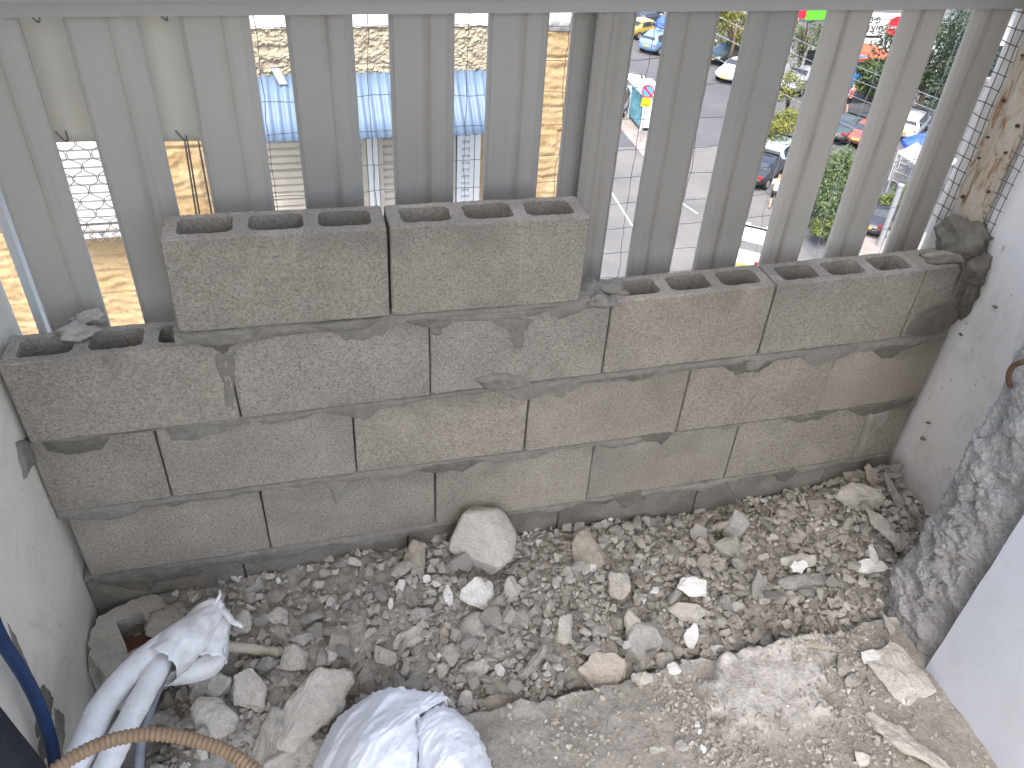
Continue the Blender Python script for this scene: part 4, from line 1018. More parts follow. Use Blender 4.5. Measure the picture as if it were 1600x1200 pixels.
# the white sack
sack = thing('white_sack', 'crumpled white woven sack with a torn mouth at the bottom of the picture', 'sack')
def lobe(name, outline, c_px, cz, topz, seed, frill):
    "closed bulging panel: outline points (px,py,z) and a raised centre"
    O_ = [zat(*q) for q in outline]; ring = []
    for i in range(len(O_)):
        p0, p1, p2, p3 = O_[i - 1], O_[i], O_[(i + 1) % len(O_)], O_[(i + 2) % len(O_)]
        for s_ in range(18):
            t = s_ / 18; ring.append(.5 * ((2 * p1) + (p2 - p0) * t + (2 * p0 - 5 * p1 + 4 * p2 - p3) * t * t + (3 * p1 - p0 - 3 * p2 + p3) * t ** 3))
    c = zat(*c_px, cz); K = len(ring); mb = MB(); vs = []; NR = 44
    for r_ in range(NR + 1):
        s_ = 1 - r_ / NR
        for i, p in enumerate(ring):
            q = c + (p - c) * s_
            q.z = lerp(c.z, p.z, s_ ** 1.7) 
            g = Vector((q.x * 4 + q.y * 3, (q.y - .8 * q.x) * 13, q.z * 5 + seed)); rid = (1 - abs(noise.noise(g)) * 2.4) + .35 * (1 - abs(noise.noise(g * 2.7)) * 2.4) + .16 * (1 - abs(noise.noise(g * 6.3 + Vector((3, 0, 0)))) * 2.4)
            k_ = min(1, (1 - s_) * 6 + .1)
            q += Vector((.15, -.4, .9)) * ((.009 * rid + .005 * noise.fractal(q * 9 + Vector((seed, 0, 0)), 1, 2, 4)) * k_)
            if r_ == 0 and frill: q = wob(q, .006, 120)
            vs.append(q)
    mb.add(vs, [(r_ * K + i, r_ * K + (i + 1) % K, (r_ + 1) * K + (i + 1) % K, (r_ + 1) * K + i) for r_ in range(NR) for i in range(K)])
    # the skirt going down to the floor
    low = [Vector((p.x, p.y, .06)) + (p - c) * .06 for p in ring]
    n0 = 0; b0 = len(mb.v); mb.v += [tuple(p) for p in low]
    mb.f += [(i, (i + 1) % K, b0 + (i + 1) % K, b0 + i)[::-1] for i in range(K)]
    o = mb.build(name, M['sack'], sack, True)
    return o
lobe('sack_side', [(488, 1215, .16), (505, 1160, .19), (530, 1120, .22), (568, 1092, .25), (608, 1074, .275), (650, 1078, .275), (690, 1083, .265), (697, 1092, .262), (668, 1108, .275), (650, 1125, .285), (652, 1160, .285), (648, 1200, .28), (645, 1290, .24), (520, 1300, .18)], (590, 1165), .315, .3, 4, True)
lobe('sack_side', [(648, 1150, .262), (652, 1128, .268), (668, 1110, .27), (692, 1102, .268), (715, 1112, .255), (738, 1135, .235), (758, 1170, .20), (775, 1220, .17), (780, 1290, .16), (655, 1290, .23), (656, 1200, .26)], (700, 1185), .295, .28, 9, True)
# torn threads at the mouth
for i, (xa, ya_, xb, yb_) in enumerate(((655, 1105, 645, 1125), (668, 1098, 700, 1088), (690, 1088, 703, 1096), (650, 1150, 662, 1140), (672, 1178, 690, 1150))):
    a = zat(xa, ya_, .296); b = zat(xb, yb_, .292); mb = MB(); mb.tube(catmull([a, a.lerp(b, .5) + Vector((.002, -.002, .006)), b], 5), .0008, 5); mb.build('thread', M['sack'], sack, True)

# ================================================================== NEIGHBOUR BUILDING
FY = 6.2
nb = thing('neighbour_building', 'yellow stone building with a flat roof across the gap, left half of the view', 'building', (0, FY, GZ))
def nbp(mb, name, mat, parent=nb, smooth=False):
    mb.v = [(x, y - FY, z - GZ) for x, y, z in mb.v]; return mb.build(name, mat, parent, smooth)
XB0, XB1 = -7.0, 3.62
WIN = [(.30, 2.42, -3.0, -.6), (-1.46, -.62, -1.90, -1.0)]     # openings x0,x1,z0,z1
def inwin(x, z): return any(a - .01 < x < b + .01 and c - .01 < z < d + .01 for a, b, c, d in WIN)
def stone(x, z):
    row = math.floor(z / .24); off = (row * .37) % 1; cx = (x / .52 + off)
    fx = abs((cx % 1) - .5) * 2; fz = abs((z / .24 % 1) - .5) * 2
    j = max(0, (fx - .965) / .035) + max(0, (fz - .92) / .08)
    idn = noise.noise(Vector((math.floor(cx) * 3.7, row * 5.1, 0)))
    ph = z * 2 * pi / .092 + 5.0 * noise.noise(Vector((x * 4.5, z * 3, row))) + idn * 4
    rip = sin(ph) * (.003 + .005 * noise.noise(Vector((x * 5, z * 5, 3))))
    return -(.016 + .012 * idn + rip + .010 * fbm((x * 7, z * 9, 2)) - .014 * min(1, j))
m = MB(); gx0, gx1, gz0, gz1 = -3.4, XB1, -3.8, -.20; nx, nz = 330, 205
vs = []
for j in range(nz + 1):
    for i in range(nx + 1):
        x = lerp(gx0, gx1, i / nx); z = lerp(gz0, gz1, j / nz); vs.append((x, FY + stone(x, z), z))
fs = []
for j in range(nz):
    for i in range(nx):
        x = lerp(gx0, gx1, (i + .5) / nx); z = lerp(gz0, gz1, (j + .5) / nz)
        if not inwin(x, z): fs.append((j*(nx+1)+i, j*(nx+1)+i+1, (j+1)*(nx+1)+i+1, (j+1)*(nx+1)+i))
m.add(vs, fs)
nbp(m, 'stone_facing', M['tubza'], smooth=True)
m = MB(); m.box((XB0, FY + .06, GZ), (gx0, FY + 9, -.20)); m.box((gx0, FY + .06, GZ), (XB1, FY + 9, gz0)); m.box((gx0, FY + .35, gz0), (XB1 - .002, FY + 9, -.20)); m.box((XB1 - .06, FY + .05, gz0), (XB1 - .001, FY + .35, -.2))
nbp(m, 'wall', M['tubza'])
# roof with silver membrane, edge coping, roughcast canopy over the window
m = MB(); m.grid(90, 60, lambda u, v: (lerp(XB0, XB1 + .05, u), lerp(FY - .02, FY + 8, v ** 1.5), -.13 + .02 * fbm((u * 30, v * 20, 0)) + .02 * fbm((u * 90, v * 60, 1)) - (.05 if v == 0 else 0)))
roof = nbp(m, 'roof', M['membrane'], smooth=True)
m = MB(); m.grid(160, 4, lambda u, v: (lerp(XB0, XB1 + .05, u), FY - .035 - .012 * sin(pi * v) + .006 * fbm((u * 60, v, 0)), lerp(-.24 + .012 * fbm((u * 40, 4, 4)), -.11, v)))
nbp(m, 'roof_edge', M['membrane'], smooth=True)
CX0, CX1, CY = -.0, 2.62, 5.92
m = MB()
def rough(u, v):
    x = lerp(CX0, CX1, u); z = lerp(-.515, -.105, v); r_ = noise.voronoi(Vector((x * 26, z * 30, 2)))[0]
    y = CY - .020 * (r_[1] - r_[0]) - .018 * fbm((x * 16, z * 16, 7), 1, 4)
    if v == 0: z += .015 * fbm((x * 9, 0, 2)) 
    return (x, y, z)
m.grid(260, 46, rough); m.box((CX0, CY + .012, -.505), (CX1, FY + .1, -.106))
can = nbp(m, 'window_canopy', M['roughcast'], smooth=False)
m = MB(); m.grid(80, 14, lambda u, v: (lerp(CX0 - .02, CX1 + .02, u), lerp(CY - .015, FY + .02, v), -.098 + .012 * fbm((u * 30, v * 5, 2)) - (.02 if v == 0 else 0))); nbp(m, 'canopy_membrane', M['membrane'], smooth=True)
# torn plaster and a grey strap on the canopy edge
m = MB(); a, b = at(428, 103, 1, CY - .05), at(443, 132, 1, CY - .09); s_ = Vector((.035, 0, 0)); m.add([a - s_, a + s_, b + s_, b - s_, a - s_ + Vector((0, .01, 0)), a + s_ + Vector((0, .01, 0)), b + s_ + Vector((0, .01, 0)), b - s_ + Vector((0, .01, 0))], [(0,1,2,3),(7,6,5,4),(0,4,5,1),(1,5,6,2),(2,6,7,3),(3,7,4,0)])
nbp(m, 'strap', M['pole_grey'])
# corrugated awning sheet
m = MB(); AX0, AX1 = .12, 2.52
def awn(u, v):
    x = lerp(AX0, AX1, u); c = .010 * cos(2 * pi * x / .078); a = Vector((x, CY + .0, -.50)); b = Vector((x, 5.50, -.915 - .02 * u))
    p = a.lerp(b, v) + Vector((0, -.7, .7)) * c; return p
m.grid(370, 3, awn); o = nbp(m, 'awning', M['awning_blue'], smooth=True); md = o.modifiers.new('t', 'SOLIDIFY'); md.thickness = .006
# windows: each shutter slat is a sub-part
def shutter(x0, x1, z0, z1, y, mat, pitch=.072):
    f_ = MB(); t_ = .045
    for a, b in (((x0, y - .02, z0), (x0 + t_, y + .03, z1)), ((x1 - t_, y - .02, z0), (x1, y + .03, z1)), ((x0 + t_, y - .02, z1 - t_), (x1 - t_, y + .03, z1)), ((x0 + t_, y - .02, z0), (x1 - t_, y + .03, z0 + t_))): f_.box(a, b)
    fr = nbp(f_, 'shutter', M[mat]); z = z0 + t_ + .004
    sl = MB(); wd = x1 - x0 - 2 * t_
    sl.add([(0, .012, 0), (wd, .012, 0), (wd, -.014, .012), (0, -.014, .012), (0, -.010, pitch * .72), (wd, -.010, pitch * .72), (wd, .016, pitch * .98), (0, .016, pitch * .98)], [(0,1,2,3),(3,2,5,4),(4,5,6,7),(7,6,1,0),(0,3,4,7),(1,6,5,2)])
    me = sl.mesh('shutter_slat', M[mat])
    while z < z1 - t_ - pitch: obj('shutter_slat', me, fr, (x0 + t_, y - FY, z - GZ)); z += pitch
    return fr
shutter(.32, 1.31, -2.95, -.62, 6.17, 'shutter_cream'); shutter(1.42, 2.18, -2.95, -.62, 6.17, 'shutter_cream', .078); shutter(2.19, 2.36, -2.95, -.62, 6.15, 'shutter_white')
m = MB(); m.box((1.315, 6.12, -3.0), (1.36, 6.24, -.6)); m.box((1.365, 6.13, -3.0), (1.415, 6.24, -.6)); nbp(m, 'window_frame', M['frame_white'])
m = MB(); m.box((2.365, 6.12, -3.0), (2.42, 6.3, -.6)); nbp(m, 'window_frame', M['frame_white'])
shutter(-1.45, -.63, -1.86, -1.0, 6.16, 'shutter_white', .080)
m = MB(); m.box((-1.55, 6.02, -1.955), (-.55, 6.30, -1.895)); nbp(m, 'window_sill', M['frame_white'])
# wrought grille before that window
gr_ = MB(); x = -1.50
k = 0
while x < -.55:
    pts = []
    for i in range(0, 41):
        t = i / 40; z = lerp(-1.93, -.98, t); ph = (z + 1.93) / .22 * 2 * pi
        sq = max(-1, min(1, 1.7 * cos(ph))); pts.append((x + (.042 * sq) * (1 if k % 2 else -1), 6.02, z))
    gr_.tube(pts, .0055, 6); x += .098; k += 1
gr_.tube([(-1.53, 6.02, -1.885), (-.55, 6.02, -1.885)], .012, 6)
for i in range(10):
    cx = -1.48 + i * .1; gr_.tube(catmull([(cx - .03, 6.0, -1.93), (cx + .01, 5.97, -1.965), (cx + .045, 5.98, -1.94), (cx + .02, 6.0, -1.915), (cx + .06, 6.0, -1.90)], 4), .006, 6)
nbp(gr_, 'window_grille', M['iron'], smooth=True)
for i, (xa, xb) in enumerate(((288, 306), (292, 311), (309, 330))):
    a = at(xa - 2, 205, 1, 6.05); b = at(xb, 330, 1, 6.05); b = a + (b - a) * 2.2; mb = MB(); mb.tube([a.lerp(b, k / 8) for k in range(9)], .009, 6); nbp(mb, 'cable', M['black_cable'], smooth=True)

# ================================================================== STREET
def flat(name, pts, z, mat, thick=None):
    mb = MB(); k = len(pts)
    if thick:
        mb.add([(p[0], p[1], z) for p in pts] + [(p[0], p[1], z - thick) for p in pts], [tuple(range(k))] + [(i, i + k, (i + 1) % k + k, (i + 1) % k) for i in range(k)])
    else: mb.add([(p[0], p[1], z) for p in pts], [tuple(range(k))])
    bm = bmesh.new(); me = mb.mesh(name, M[mat]); bm.from_mesh(me); bmesh.ops.recalc_face_normals(bm, faces=bm.faces[:])
    for f in bm.faces:
        if abs(f.normal.z) > .9 and f.calc_center_median().z > z - .001 and f.normal.z < 0: f.normal_flip()
    bm.to_mesh(me); bm.free(); return tag(obj(name, me), kind='structure')
flat('road', [(-400, -300), (500, -300), (500, 600), (-400, 600)], GZ, 'asphalt')
flat('parking_apron', [G(820, 232), G(1128, 228), G(1165, 262), G(1230, 345), G(1290, 440), (14, 8), (-4, 8), (-4, 30)], GZ + .004, 'pale_asphalt')
# pavement with kerb stones beside the cabinet
def kerb(p0, p1, w_=.3, h_=.13, n_=None, red=False):
    p0 = Vector((p0.x, p0.y, GZ)); p1 = Vector((p1.x, p1.y, GZ)); d = p1 - p0; n_ = n_ or max(1, int(d.length / 1.0)); t = thing('kerb', None, None); ang = math.atan2(d.y, d.x); L_ = d.length / n_
    mb = MB(); mb.box((.01, -w_ / 2, -.02), (L_ - .01, w_ / 2, h_)); me = [mb.mesh('kerb_stone', M['kerb_grey']), mb.mesh('kerb_stone', M['kerb_red'])]
    t['kind'] = 'structure'; t.location = p0; t.rotation_euler[2] = ang
    for i in range(n_): obj('kerb_stone', me[1 if red and i % 2 else 0], t, (i * L_, 0, 0))
    return t
k0, k1 = G(930, 150), G(1008, 246); kd = (k1 - k0).normalized(); kn = Vector((-kd.y, kd.x, 0)); kn = kn if kn.dot(Vector((1, .6, 0))) > 0 else -kn
flat('pavement', [k0, k1, k1 + kn * 2.4, k0 + kn * 2.4], GZ + .12, 'paving', .12)
kerb(k0, k1, red=True); kerb(k0 + kn * 2.5, k1 + kn * 2.5)
p0, p1 = G(1240, 325), G(1345, 405); d_ = (p1 - p0).normalized(); n_ = Vector((d_.y, -d_.x, 0)); n_ = n_ if n_.y > 0 else -n_
kerb(p0 - d_ * 1, p1 + d_ * 4); flat('pavement', [p0 - d_ * 1, p1 + d_ * 4, p1 + d_ * 4 + n_ * 4.5, p0 - d_ + n_ * 4.5], GZ + .12, 'paving', .12)
far_pv = flat('pavement', [G(1235, 62), G(1400, 100), G(1560, 130), (75, 60), (40, 75)], GZ + .12, 'paving', .12)
for a, b in (((1066, 318), (1090, 334)), ((955, 300), (1030, 420))):
    A, B = G(*a), G(*b); dd = (B - A).normalized(); nn = Vector((-dd.y, dd.x, 0)) * .04
    flat('road_marking', [A - nn, B - nn, B + nn, A + nn], GZ + .008, 'road_paint')

# ------------------------------------------------------------------ cars
def car_proto(kind='sedan'):
    t = bpy.data.objects.new('parked_car', None); COL.objects.link(t)
    L_, Wd = 4.4, .88
    if kind == 'sedan': prof = [(-2.2, .62, .55, .62, .60), (-2.1, .40, .86, .86, .78), (-1.55, .30, .98, .98, .84), (-1.05, .30, 1.0, 1.36, .86), (-.3, .30, .98, 1.47, .87), (.35, .30, .96, 1.43, .87), (1.05, .30, .95, .99, .87), (1.75, .32, .86, .86, .84), (2.12, .40, .70, .70, .76), (2.22, .50, .55, .58, .62)]
    else: prof = [(-2.15, .60, .80, .85, .70), (-2.08, .40, 1.0, 1.05, .82), (-1.85, .32, 1.05, 1.40, .86), (-1.2, .32, 1.05, 1.60, .88), (-.3, .32, 1.03, 1.66, .88), (.35, .32, 1.02, 1.60, .88), (1.0, .32, 1.0, 1.06, .88), (1.7, .34, .92, .93, .86), (2.08, .42, .78, .78, .78), (2.18, .52, .60, .62, .64)]
    mb = MB(); vs = []
    for x, zb, belt, rf, wd in prof:
        wr = wd - .20 if rf > belt + .1 else wd - .06
        vs += [(x, -wd * .9, zb - .08), (x, -wd, zb + .12), (x, -wd, belt - .08), (x, -wd + .03, belt), (x, -wr, rf - .03), (x, -wr * .75, rf), (x, wr * .75, rf), (x, wr, rf - .03), (x, wd - .03, belt), (x, wd, belt - .08), (x, wd, zb + .12), (x, wd * .9, zb - .08)]
    K = 12
    mb.add(vs, [(i * K + k, (i + 1) * K + k, (i + 1) * K + (k + 1) % K, i * K + (k + 1) % K) for i in range(len(prof) - 1) for k in range(K)] + [tuple(range(K)), tuple((len(prof) - 1) * K + k for k in range(K))[::-1]])
    me = mb.mesh('body', None, True); bm = bmesh.new(); bm.from_mesh(me); bmesh.ops.recalc_face_normals(bm, faces=bm.faces[:]); bm.to_mesh(me); bm.free()
    o = obj('body', me, t); sd_ = o.modifiers.new('s', 'SUBSURF'); sd_.levels = 1; sd_.render_levels = 1
    def pane(name, q, off=(0, 0, 0)):
        p_ = MB(); q = [Vector(a) + Vector(off) for a in q]; nn = (q[1] - q[0]).cross(q[2] - q[0]).normalized() * .02; p_.add(q + [a - nn for a in q], [(0,1,2,3),(7,6,5,4),(0,4,5,1),(1,5,6,2),(2,6,7,3),(3,7,4,0)])
        return p_.build(name, M['car_glass'], t)
    P_ = {p[0]: p for p in prof}
    hi = [p for p in prof if p[3] > p[2] + .1]; f_, r_ = hi[-1], hi[0]; nf = prof[prof.index(f_) + 1]; nr = prof[prof.index(r_) - 1]
    pane('windscreen', [(nf[0] - .12, -.70, nf[2] + .075), (nf[0] - .12, .70, nf[2] + .075), (f_[0] + .10, .60, f_[3] - .055), (f_[0] + .10, -.60, f_[3] - .055)], (.03, 0, .03))
    pane('rear_window', [(nr[0] + .10, .66, nr[2] + .07), (nr[0] + .10, -.66, nr[2] + .07), (r_[0] - .04, -.58, r_[3] - .05), (r_[0] - .04, .58, r_[3] - .05)], (-.03, 0, .03))
    for s_ in (-1, 1):
        for xa, xb, ta, tb in ((.02, nf[0] - .32, .02, f_[0] - .02), (nr[0] + .42, -.06, r_[0] + .14, -.06)):
            zb = P_[-.3][2] + .03; zt = P_[-.3][3] - .14
            q = [(xa, s_ * .865, zb), (xb, s_ * .865, zb), (tb, s_ * .715, zt), (ta, s_ * .715, zt)]
            if s_ > 0: q = q[::-1]
            pane('side_window', q)
    wl = MB(); R_ = .33; wl.tube([(0, -.10, 0), (0, -.08, 0), (0, .08, 0), (0, .10, 0)], [.28, R_, R_, .28], 20); wm = wl.mesh('wheel', M['tyre'], True)
    rm = MB(); rm.tube([(0, -.115, 0), (0, .115, 0)], .20, 14); rmm = rm.mesh('rim', M['rim'])
    for x in (-1.35, 1.38):
        for s_ in (-1, 1): wo = obj('wheel', wm, t, (x, s_ * .80, R_)); obj('rim', rmm, wo, (0, 0, 0))
    for s_ in (-1, 1):
        h_ = MB(); h_.box((prof[-2][0] - .12, s_ * .56 - .16, .62), (prof[-2][0] + .035, s_ * .56 + .16, .76)); h_.build('headlight', M['head_lamp'], t)
        h_ = MB(); h_.box((prof[1][0] - .04, s_ * .62 - .13, .74), (prof[1][0] + .1, s_ * .62 + .13, .90)); h_.build('tail_light', M['tail_lamp'], t)
    h_ = MB(); h_.box((prof[-1][0] - .05, -.26, .42), (prof[-1][0] + .02, .26, .53)); h_.build('number_plate', M['plate_yellow'], t)
    h_ = MB(); h_.box((prof[0][0] - .035, -.26, .62), (prof[0][0] + .05, .26, .73)); h_.build('number_plate', M['plate_yellow'], t)
    return t
PROTO = {'sedan': car_proto('sedan'), 'suv': car_proto('suv')}
pused = set(); carmesh = {}
def car(px, py, ang, kind, paint, label, sc=.88):
    t = PROTO[kind] if kind not in pused else copy_tree(PROTO[kind]); pused.add(kind)
    p = G(px, py); t.location = (p.x, p.y, GZ + .004); t.rotation_euler = (0, 0, RAD(ang)); t.scale = (sc,) * 3
    tag(t, label, 'car', 'cars in the street below')
    for c in t.children:
        if c.name.split('.')[0] == 'body':
            key = (kind, paint)
            if key not in carmesh: carmesh[key] = c.data.copy(); carmesh[key].materials.clear(); carmesh[key].materials.append(M[paint])
            c.data = carmesh[key]
    return t
car(1030, 78, 35, 'suv', 'paint_blue', 'light blue hatchback seen through the gap right of the overlapped slats')
car(1006, 56, 20, 'sedan', 'paint_yellow', 'yellow car just behind the light blue hatchback')
car(1010, 42, 20, 'sedan', 'paint_dark', 'dark car parked behind the yellow car')
car(1000, 32, 15, 'suv', 'paint_black', 'black car at the top of the gap behind the yellow car')
car(1150, 122, 215, 'sedan', 'paint_white', 'white saloon facing left on the far side of the road')
car(1140, 96, 200, 'suv', 'paint_dark', 'dark green car behind the white saloon')
car(1150, 76, 200, 'sedan', 'paint_black', 'black car under the pale tree')
car(1246, 140, 215, 'suv', 'paint_silver', 'silver car half hidden by yellowish leaves')
car(1242, 103, 200, 'sedan', 'paint_black', 'black car left of the orange umbrellas')
car(1214, 254, 40, 'suv', 'paint_ice', 'pale ice blue estate car above the black car')
car(1188, 278, 40, 'sedan', 'paint_black', 'black saloon beside the walking person')
car(1168, 402, 52, 'sedan', 'paint_white', 'white car nearest to the fence, just above the blocks')
car(982, 148, 60, 'sedan', 'paint_white', 'white car behind the painted cabinet')
car(960, 172, 60, 'suv', 'paint_silver', 'silver car left of the painted cabinet')
car(1322, 214, 30, 'sedan', 'paint_dark', 'dark blue car above the green bush')
car(1356, 222, 30, 'sedan', 'paint_red', 'orange red car right of the dark blue one')
car(1418, 208, 40, 'suv', 'paint_white', 'white van like car beneath the dark tree')
car(1372, 352, 35, 'sedan', 'paint_black', 'black car between the fence slats, second gap from the right wall')

# ------------------------------------------------------------------ trees and bushes
def plant(name, c, rx, ry, rz, leafmat_, label, cat, trunk=None, N=2600, leaf=.16, clumps=26, seed=1, group=None, base=None):
    rr = random.Random(seed); base = base or (c[0], c[1], GZ)
    t = thing(name, label, cat, base, group=group); off = Vector(c) - Vector(base); mb = MB(); cs = []
    for _ in range(clumps):
        d = Vector((rr.gauss(0, 1), rr.gauss(0, 1), rr.gauss(0, 1))).normalized() * rr.uniform(.35, 1) ; cs.append((Vector((d.x * rx, d.y * ry, d.z * rz)), rr.uniform(.22, .42)))
    for _ in range(N):
        q, r_ = rr.choice(cs); d = Vector((rr.gauss(0, 1), rr.gauss(0, 1), rr.gauss(0, 1))).normalized() * rr.random() ** .4
        p = off + q + Vector((d.x * rx, d.y * ry, d.z * rz)) * r_
        if p.z < .05: continue
        nrm = (d + Vector((rr.uniform(-.7, .7), rr.uniform(-.7, .7), rr.uniform(0, 1)))).normalized(); a = nrm.orthogonal().normalized(); a.rotate(Matrix.Rotation(rr.uniform(0, 6.28), 3, nrm)); b = nrm.cross(a); s_ = leaf * rr.uniform(.6, 1.25)
        mb.add([p - a * s_ * .5, p + b * s_ * .28 + nrm * s_ * .06, p + a * s_ * .6, p - b * s_ * .28 + nrm * s_ * .06], [(0, 1, 2, 3)])
    mb.build('crown', M[leafmat_], t)
    tb = MB(); th = off.z
    tb.tube([(0, 0, -.05), (.05, .02, th * .45), (off.x, off.y, th * .95)], [trunk or .06, (trunk or .06) * .75, (trunk or .06) * .4], 9)
    for q, r_ in cs[:9]: tb.tube([Vector((.04, .02, th * .5)), off * .5 + (off + q) * .5, off + q], [(trunk or .06) * .45, (trunk or .06) * .25, .012], 6)
    tb.build('trunk', M['bark'], t, True)
    return t
def crown_at(px, py, Y): return at(px, py, 1, Y)
def top_of(px, py, hgt):
    "centre of a crown hgt metres above the street seen at px,py"
    return at(px, py, 2, GZ + hgt)
plant('street_tree', top_of(1152, 36, 2.9), 2.6, 2.4, 1.7, 'leaf_yellow', 'pale yellowish tree above the white saloon', 'tree', .16, 3800, .20, 30, 11)
plant('street_tree', top_of(1262, 48, 3.6), 2.2, 2.0, 1.7, 'leaf_mid', 'thin leaved tree before the white shop wall', 'tree', .13, 1900, .17, 26, 12)
plant('street_tree', top_of(1366, 118, 1.7), 1.25, 1.2, 1.5, 'leaf_mid', 'mid green tree under the orange umbrellas', 'tree', .14, 4600, .19, 30, 13)
plant('street_tree', top_of(1462, 92, 4.2), 3.0, 2.6, 3.0, 'leaf_dark', 'dark dense tree in the gap beside the last slat', 'tree', .2, 8500, .22, 44, 14)
plant('street_tree', top_of(1408, 12, 4.2), .7, .7, .6, 'leaf_dark', 'small dark tree crown above the shop sign', 'tree', .14, 2600, .18, 26, 15)
plant('bush', top_of(1300, 300, 1.7), 1.5, 1.5, 1.75, 'leaf_mid', 'tall green bush at the pavement in the third gap from the right', 'bush', .07, 7500, .13, 40, 16)
plant('bush', top_of(1326, 262, 2.4), 1.2, 1.2, .8, 'leaf_bright', 'bright yellow green top growing over the tall bush', 'bush', .05, 2600, .12, 24, 17)
plant('bush', top_of(1222, 195, 1.9), 1.5, 1.4, .9, 'leaf_yellow', 'yellowish bush behind the pale ice blue car', 'bush', .06, 3600, .14, 26, 18)
plant('sapling', top_of(1238, 135, 3.0), 1.0, 1.0, 1.0, 'leaf_yellow', 'loose yellowish twigs before the silver car', 'sapling', .05, 750, .14, 16, 19)
plant('bush', top_of(1400, 315, 1.2), 1.1, .9, .8, 'leaf_bright', 'light green leaves beside the grey post', 'bush', .05, 1900, .13, 20, 20)
plant('bush', top_of(1290, 358, .7), .9, .8, .5, 'leaf_bright', 'low bright bush at the foot of the tall bush', 'bush', .04, 1500, .11, 20, 21)

# ------------------------------------------------------------------ shop front, signs and small things in the street
def face(px, py): return G(px, py)
shop = thing('shop_building', 'white shop building with sign boards behind the trees at the top right', 'building', (36, 46, GZ))
m = MB(); m.box((-4, 0, 0), (22, 8, 5.2)); m.build('wall', M['shop_white'], shop)
m = MB(); m.box((-4.3, -.9, 5.2), (22.3, 8.2, 5.45)); m.build('roof', M['grey_slab'], shop)
for i, x in enumerate((-3, .5, 4, 7.5, 11, 14.5)):
    f_ = MB(); f_.box((x, -.06, .15), (x + 2.6, .02, 2.5)); fo = f_.build('window', M['frame_white'], shop)
    for k in range(2):
        p_ = MB(); p_.box((x + .12 + k * 1.22, -.10, .3), (x + 1.26 + k * 1.22, -.065, 2.38)); p_.build('pane', M['car_glass'], fo)
def text(s_, size, mat, loc, parent, name='lettering', shear=0, rz=0):
    cu = bpy.data.curves.new(name, 'FONT'); cu.body = s_; cu.size = size; cu.align_x = 'CENTER'; cu.align_y = 'CENTER'; cu.extrude = .01; cu.shear = shear
    o = bpy.data.objects.new(name, cu); COL.objects.link(o); dg = bpy.context.evaluated_depsgraph_get(); me = bpy.data.meshes.new_from_object(o.evaluated_get(dg)); bpy.data.objects.remove(o)
    me.materials.clear(); me.materials.append(M[mat]); o2 = obj(name, me, parent, loc); o2.rotation_euler = (RAD(90), 0, 0); return o2
# white board with a round red emblem
c = at(1378, 42, 1, 42.0); sg = thing('shop_sign', 'white shop sign with black letters and a red round emblem', 'sign', c)
sg.rotation_euler[2] = RAD(-8)
m = MB(); m.box((-1.75, -.04, -.72), (1.45, .04, .75)); m.build('board', M['sign_white'], sg)
text('תניפ', .55, 'sign_black', (-.75, -.06, .38), sg); text('חוציפ', .62, 'sign_black', (-.60, -.06, -.10), sg)
m = MB(); m.box((-1.6, -.06, -.60), (.15, -.045, -.48)); m.build('small_print', M['sign_black'], sg)
m = MB(); m.tube([(.85, -.04, .02), (.85, -.075, .02)], .60, 28); rd = m.build('red_disc', M['sign_red'], sg)
text('Coca-Cola', .26, 'sign_white', (.85, -.09, .02), rd, shear=.25)
for x in (-1.2, 1.0):
    mb = MB(); mb.box((x, .04, -c.z + GZ), (x + .1, .14, -.3)); mb.build('post', M['pole_grey'], sg)
c = at(1268, 22, 1, 42.0); sg2 = thing('shop_sign', 'green and red sign board cut off by the fence rail', 'sign', c)
m = MB(); m.box((-.35, -.04, -.30), (1.6, .04, .9)); m.build('green_panel', M['sign_green'], sg2)
m = MB(); m.box((-1.6, -.04, -.22), (-.36, .04, .9)); m.build('red_panel', M['sign_red'], sg2)
for x in (-1.2, 1.2):
    mb = MB(); mb.box((x, .045, -c.z + GZ), (x + .1, .14, -.2)); mb.build('post', M['pole_grey'], sg2)
def umbrella(px, py, r, mat, label, hgt=2.3):
    p = top_of(px, py, hgt); t = thing('parasol', label, 'parasol', (p.x, p.y, GZ)); K = 8; mb = MB()
    vs = [(0, 0, hgt + .55)] + [(r * .55 * cos(2 * pi * k / K), r * .55 * sin(2 * pi * k / K), hgt + .30) for k in range(K)] + [(r * cos(2 * pi * k / K), r * sin(2 * pi * k / K), hgt) for k in range(K)] + [(r * cos(2 * pi * k / K), r * sin(2 * pi * k / K), hgt - .22) for k in range(K)]
    mb.add(vs, [(0, 1 + k, 1 + (k + 1) % K) for k in range(K)] + [(1 + q * K + k, 1 + (q + 1) * K + k, 1 + (q + 1) * K + (k + 1) % K, 1 + q * K + (k + 1) % K) for q in (0, 1) for k in range(K)])
    o = mb.build('canopy', M[mat], t); md = o.modifiers.new('t', 'SOLIDIFY'); md.thickness = .02
    mb = MB(); mb.tube([(0, 0, 0), (0, 0, hgt + .6)], .03, 8); mb.build('pole', M['pole_grey'], t); mb = MB(); mb.tube([(0, 0, 0), (0, 0, .1)], .3, 12); mb.build('base', M['grey_slab'], t)
    return t
umbrella(1352, 82, 1.7, 'umbrella_orange', 'larger orange parasol under the shop sign'); umbrella(1278, 70, 1.2, 'umbrella_orange', 'faded orange parasol left of the larger one'); umbrella(1386, 92, .9, 'umbrella_orange', 'small orange parasol partly behind the mid green tree')
umbrella(1034, 36, .5, 'tarp_blue', 'small blue parasol beyond the light blue hatchback', 1.9)
umbrella(1442, 224, 1.0, 'tarp_blue', 'bright blue parasol in the gap beside the last slat', 1.9)
